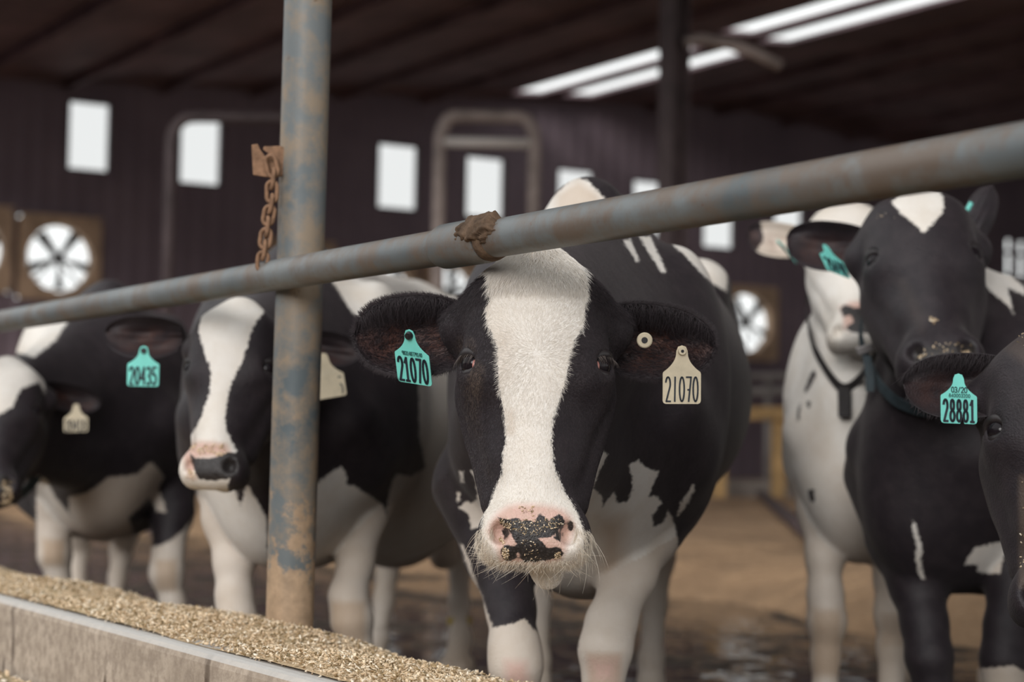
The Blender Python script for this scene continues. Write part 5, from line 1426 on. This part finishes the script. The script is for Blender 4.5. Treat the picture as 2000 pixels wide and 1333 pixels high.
# ------------------------------------------------------------------ black cow at the right (tag 20698)
KF = lambda pts: crop(1640, 360, .27, pts)
KF6 = lambda pts: crop(1400, 880, .33975, pts)
HF = Head((1786, 336, 4.50), (1850, 746, 4.10), yaw=0.14, scale=0.93, wx=0.93)
Fc = dict(head=HF, o=np.array([1.10, 4.78]), back=(1.0, 0.70), fat=0.86, s=0.95, cell=0.007, label='black cow with a small white triangle on its forehead, under the rail',
  legs=[(2, [(1765, 930, 4.90, .15), (1775, 1050, 4.78, .100), (1792, 1140, 4.70, .066), (1806, 1220, 4.64, .052), (1815, 1285, 4.60, .052), (1822, 1340, 4.60, .040), (1826, 1560, 4.62, .036)]),
        (3, [(1985, 930, 4.80, .15), (1990, 1060, 4.72, .095), (1982, 1150, 4.66, .062), (1968, 1225, 4.62, .052), (1962, 1290, 4.60, .054), (1962, 1340, 4.60, .040), (1960, 1560, 4.62, .036)])],
  ears=[dict(base=P(1702, 478, 4.58), tip=P(1536, 462, 4.66), wt=.048, wb=.075, cup=.05, roll=0.25),
        dict(base=P(1888, 478, 4.62), tip=P(1934, 364, 4.70), wt=.036, wb=.040, cup=-.03, roll=0.0)],
  patches=[((1,), 'w', KF([(375, 130), (470, 20), (700, 10), (745, 95), (757, 160), (740, 210), (680, 280), (640, 325), (602, 352), (560, 305), (500, 258), (430, 200)])),
    ((0, 3, 2), 'w', KF([(975, 535), (1080, 565), (1200, 628), (1340, 750), (1340, 805), (1215, 748), (1258, 945), (1210, 870), (1140, 812), (1000, 690)])),
    ((0, 3, 2, 4), 'w', KF6([(1420, 660), (1480, 560), (1560, 545), (1640, 520), (1710, 508), (1750, 560), (1660, 590), (1640, 640), (1630, 710), (1500, 700), (1500, 660)])),
    ((3,), 'w', KF6([(1480, 1255), (1620, 1250), (1700, 1238), (1800, 1290), (1820, 2500), (1480, 2500)])),
    ((0, 2), 'w', KF6([(1126, 385), (1152, 455), (1180, 560), (1170, 620), (1195, 752), (1160, 722), (1142, 620), (1152, 540), (1124, 455)])),
    ((4,), 'w', [(1700, 1100), (2100, 1100), (2100, 1900), (1700, 1900)])],
  nose=[KF([(540, 1180), (980, 1150), (1000, 1400), (540, 1400)])],
  tan=[((4,), [(1700, 1100), (2100, 1100), (2100, 1900), (1700, 1900)], 60, .8)],
  dust=[((1,), KF([(420, 690), (470, 700), (610, 950), (600, 1080), (540, 1000)]), 24, .12)], inner=0.3)
Fc['legs'] += [auto_leg(Fc['o'], Fc['back'], 1.0, 1.4, q, True) for q in (-.17, .17)]
cowF, gF = make_cow(Fc)
crumbs(gF, cowF, [(KF([(640, 960), (720, 960), (700, 1030), (640, 1030)]), 26), (KF([(860, 1210), (960, 1190), (960, 1260), (880, 1260)]), 40), (KF([(550, 1230), (640, 1230), (620, 1270), (560, 1270)]), 24), (KF([(740, 870), (760, 870), (760, 910), (740, 910)]), 6), (KF([(600, 1140), (960, 1130), (960, 1250), (600, 1250)]), 30), (KF([(230, 200), (430, 210), (420, 270), (240, 250)]), 5)], 0.0027)
make_tag(cowF, (1611, 478, 4.50), .066, .088, 0.44, 0, 0, M_TEAL, '20698', 'teal ear tag reading 20698 hanging slantwise', sw=0.0042, axes=(50, 16, 34, 22, 60, -37))
mb = MB(); a, b = P(1889, 411, 4.575), P(1897, 396, 4.575); mb.tube([a, b], 0.0055, 10); st = mb.build('tag_back', M_TEAL, cowF); st['label'] = 'teal back of an ear tag'
strap(cowF, 'collar', [P(*q) for q in ((1690, 600, 4.80), (1683, 660, 4.72))] + [on_surf(gF, *q) for q in ((1703, 720), (1728, 762), (1765, 790), (1830, 800))] + [P(*q) for q in ((1900, 730, 4.62), (1910, 640, 4.78), (1890, 540, 5.0), (1790, 490, 5.1), (1712, 530, 4.95))], 0.027, M_COLLAR, 'blue-grey neck strap')
c = P(1689, 683, 4.655); mb = MB(); mb.box(c, RIGHT * .020 + UP * 0.006, FWD * .006, UP * .010 - RIGHT * .003); bk = mb.build('buckle', M_BUCKLE, cowF); bevel(bk, .003); bk['label'] = 'shiny metal strap buckle'
strap(cowF, 'strap_end', [P(*q) for q in ((1692, 695, 4.63), (1698, 730, 4.61), (1699, 765, 4.605))], 0.02, M_COLLAR, None, 0.003, 24, False)

# ------------------------------------------------------------------ cow cut by the right edge (tag 28881)
HG = Head((2078, 606, 3.26), (2088, 1215, 3.06), yaw=0.05)
G = dict(head=HG, o=np.array([2.02, 4.10]), back=(0.75, 1.0), s=1.02, cell=0.007, label='black cow cut by the right edge, its ear with tag 28881 reaching into view',
  legs=[], ears=[dict(base=P(1990, 742, 3.33), tip=P(1763, 748, 3.36), wt=.050, wb=.066, cup=.045, roll=0.2), dict(base=P(2190, 742, 3.33), tip=P(2400, 740, 3.36), wt=.050, wb=.066, cup=.045, roll=0.2)],
  inner=0.3,
  patches=[], dust=[((1,), [(1990, 930), (2010, 930), (2010, 1150), (1990, 1150)], 10, .5), ((1,), [(1960, 680), (2010, 640), (2010, 720)], 20, .25)])
G['legs'] = [(2 if not h else 4, auto_leg(G['o'], G['back'], 1.02, u, v, h)[1]) for u, h in ((0, False), (1.4, True)) for v in (-.16, .16)]
cowG, gG = make_cow(G)
crumbs(gG, cowG, [([(1990, 930), (2010, 930), (2010, 1150), (1990, 1150)], 14), ([(1975, 660), (2010, 640), (2010, 720)], 6)], 0.002)
make_tag(cowG, (1872, 730, 3.28), .0605, .084, 0.44, 0, 0, M_TEAL, '28881', 'teal ear tag reading 28881 with a split lower edge', sw=0.0038, tgap=0.38, axes=(71, 3, 0, 1, 98, 0), notch=True, text2='03/20', sub='840003200')
allS = []
ea = G['ears'][0]; idx = np.where(gG['reg'] == 5)[0]; ve = gG['V'][idx[:len(idx) // 2]].reshape(40, 34, 3)
for row, cnt, l0, l1 in ((33, 900, .014, .03), (0, 500, .008, .014)):
    jj = RNG.uniform(1, 38, cnt); i0 = jj.astype(int); f = (jj - i0)[:, None]
    jr = row + np.where(row > 0, -1, 1) * RNG.integers(0, 4, cnt)
    p = ve[i0, jr] * (1 - f) + ve[i0 + 1, jr] * f; nn = np.tile(-FWD, (cnt, 1))
    allS.append(strands(p, nn, np.tile(-UZ * .9 - RIGHT * .3, (cnt, 1)), RNG.uniform(l0, l1, cnt), .35, .3, 4, .3))
h = hair_object('ear_hair', None, np.concatenate(allS), 0.0003, M_HB, cowG)
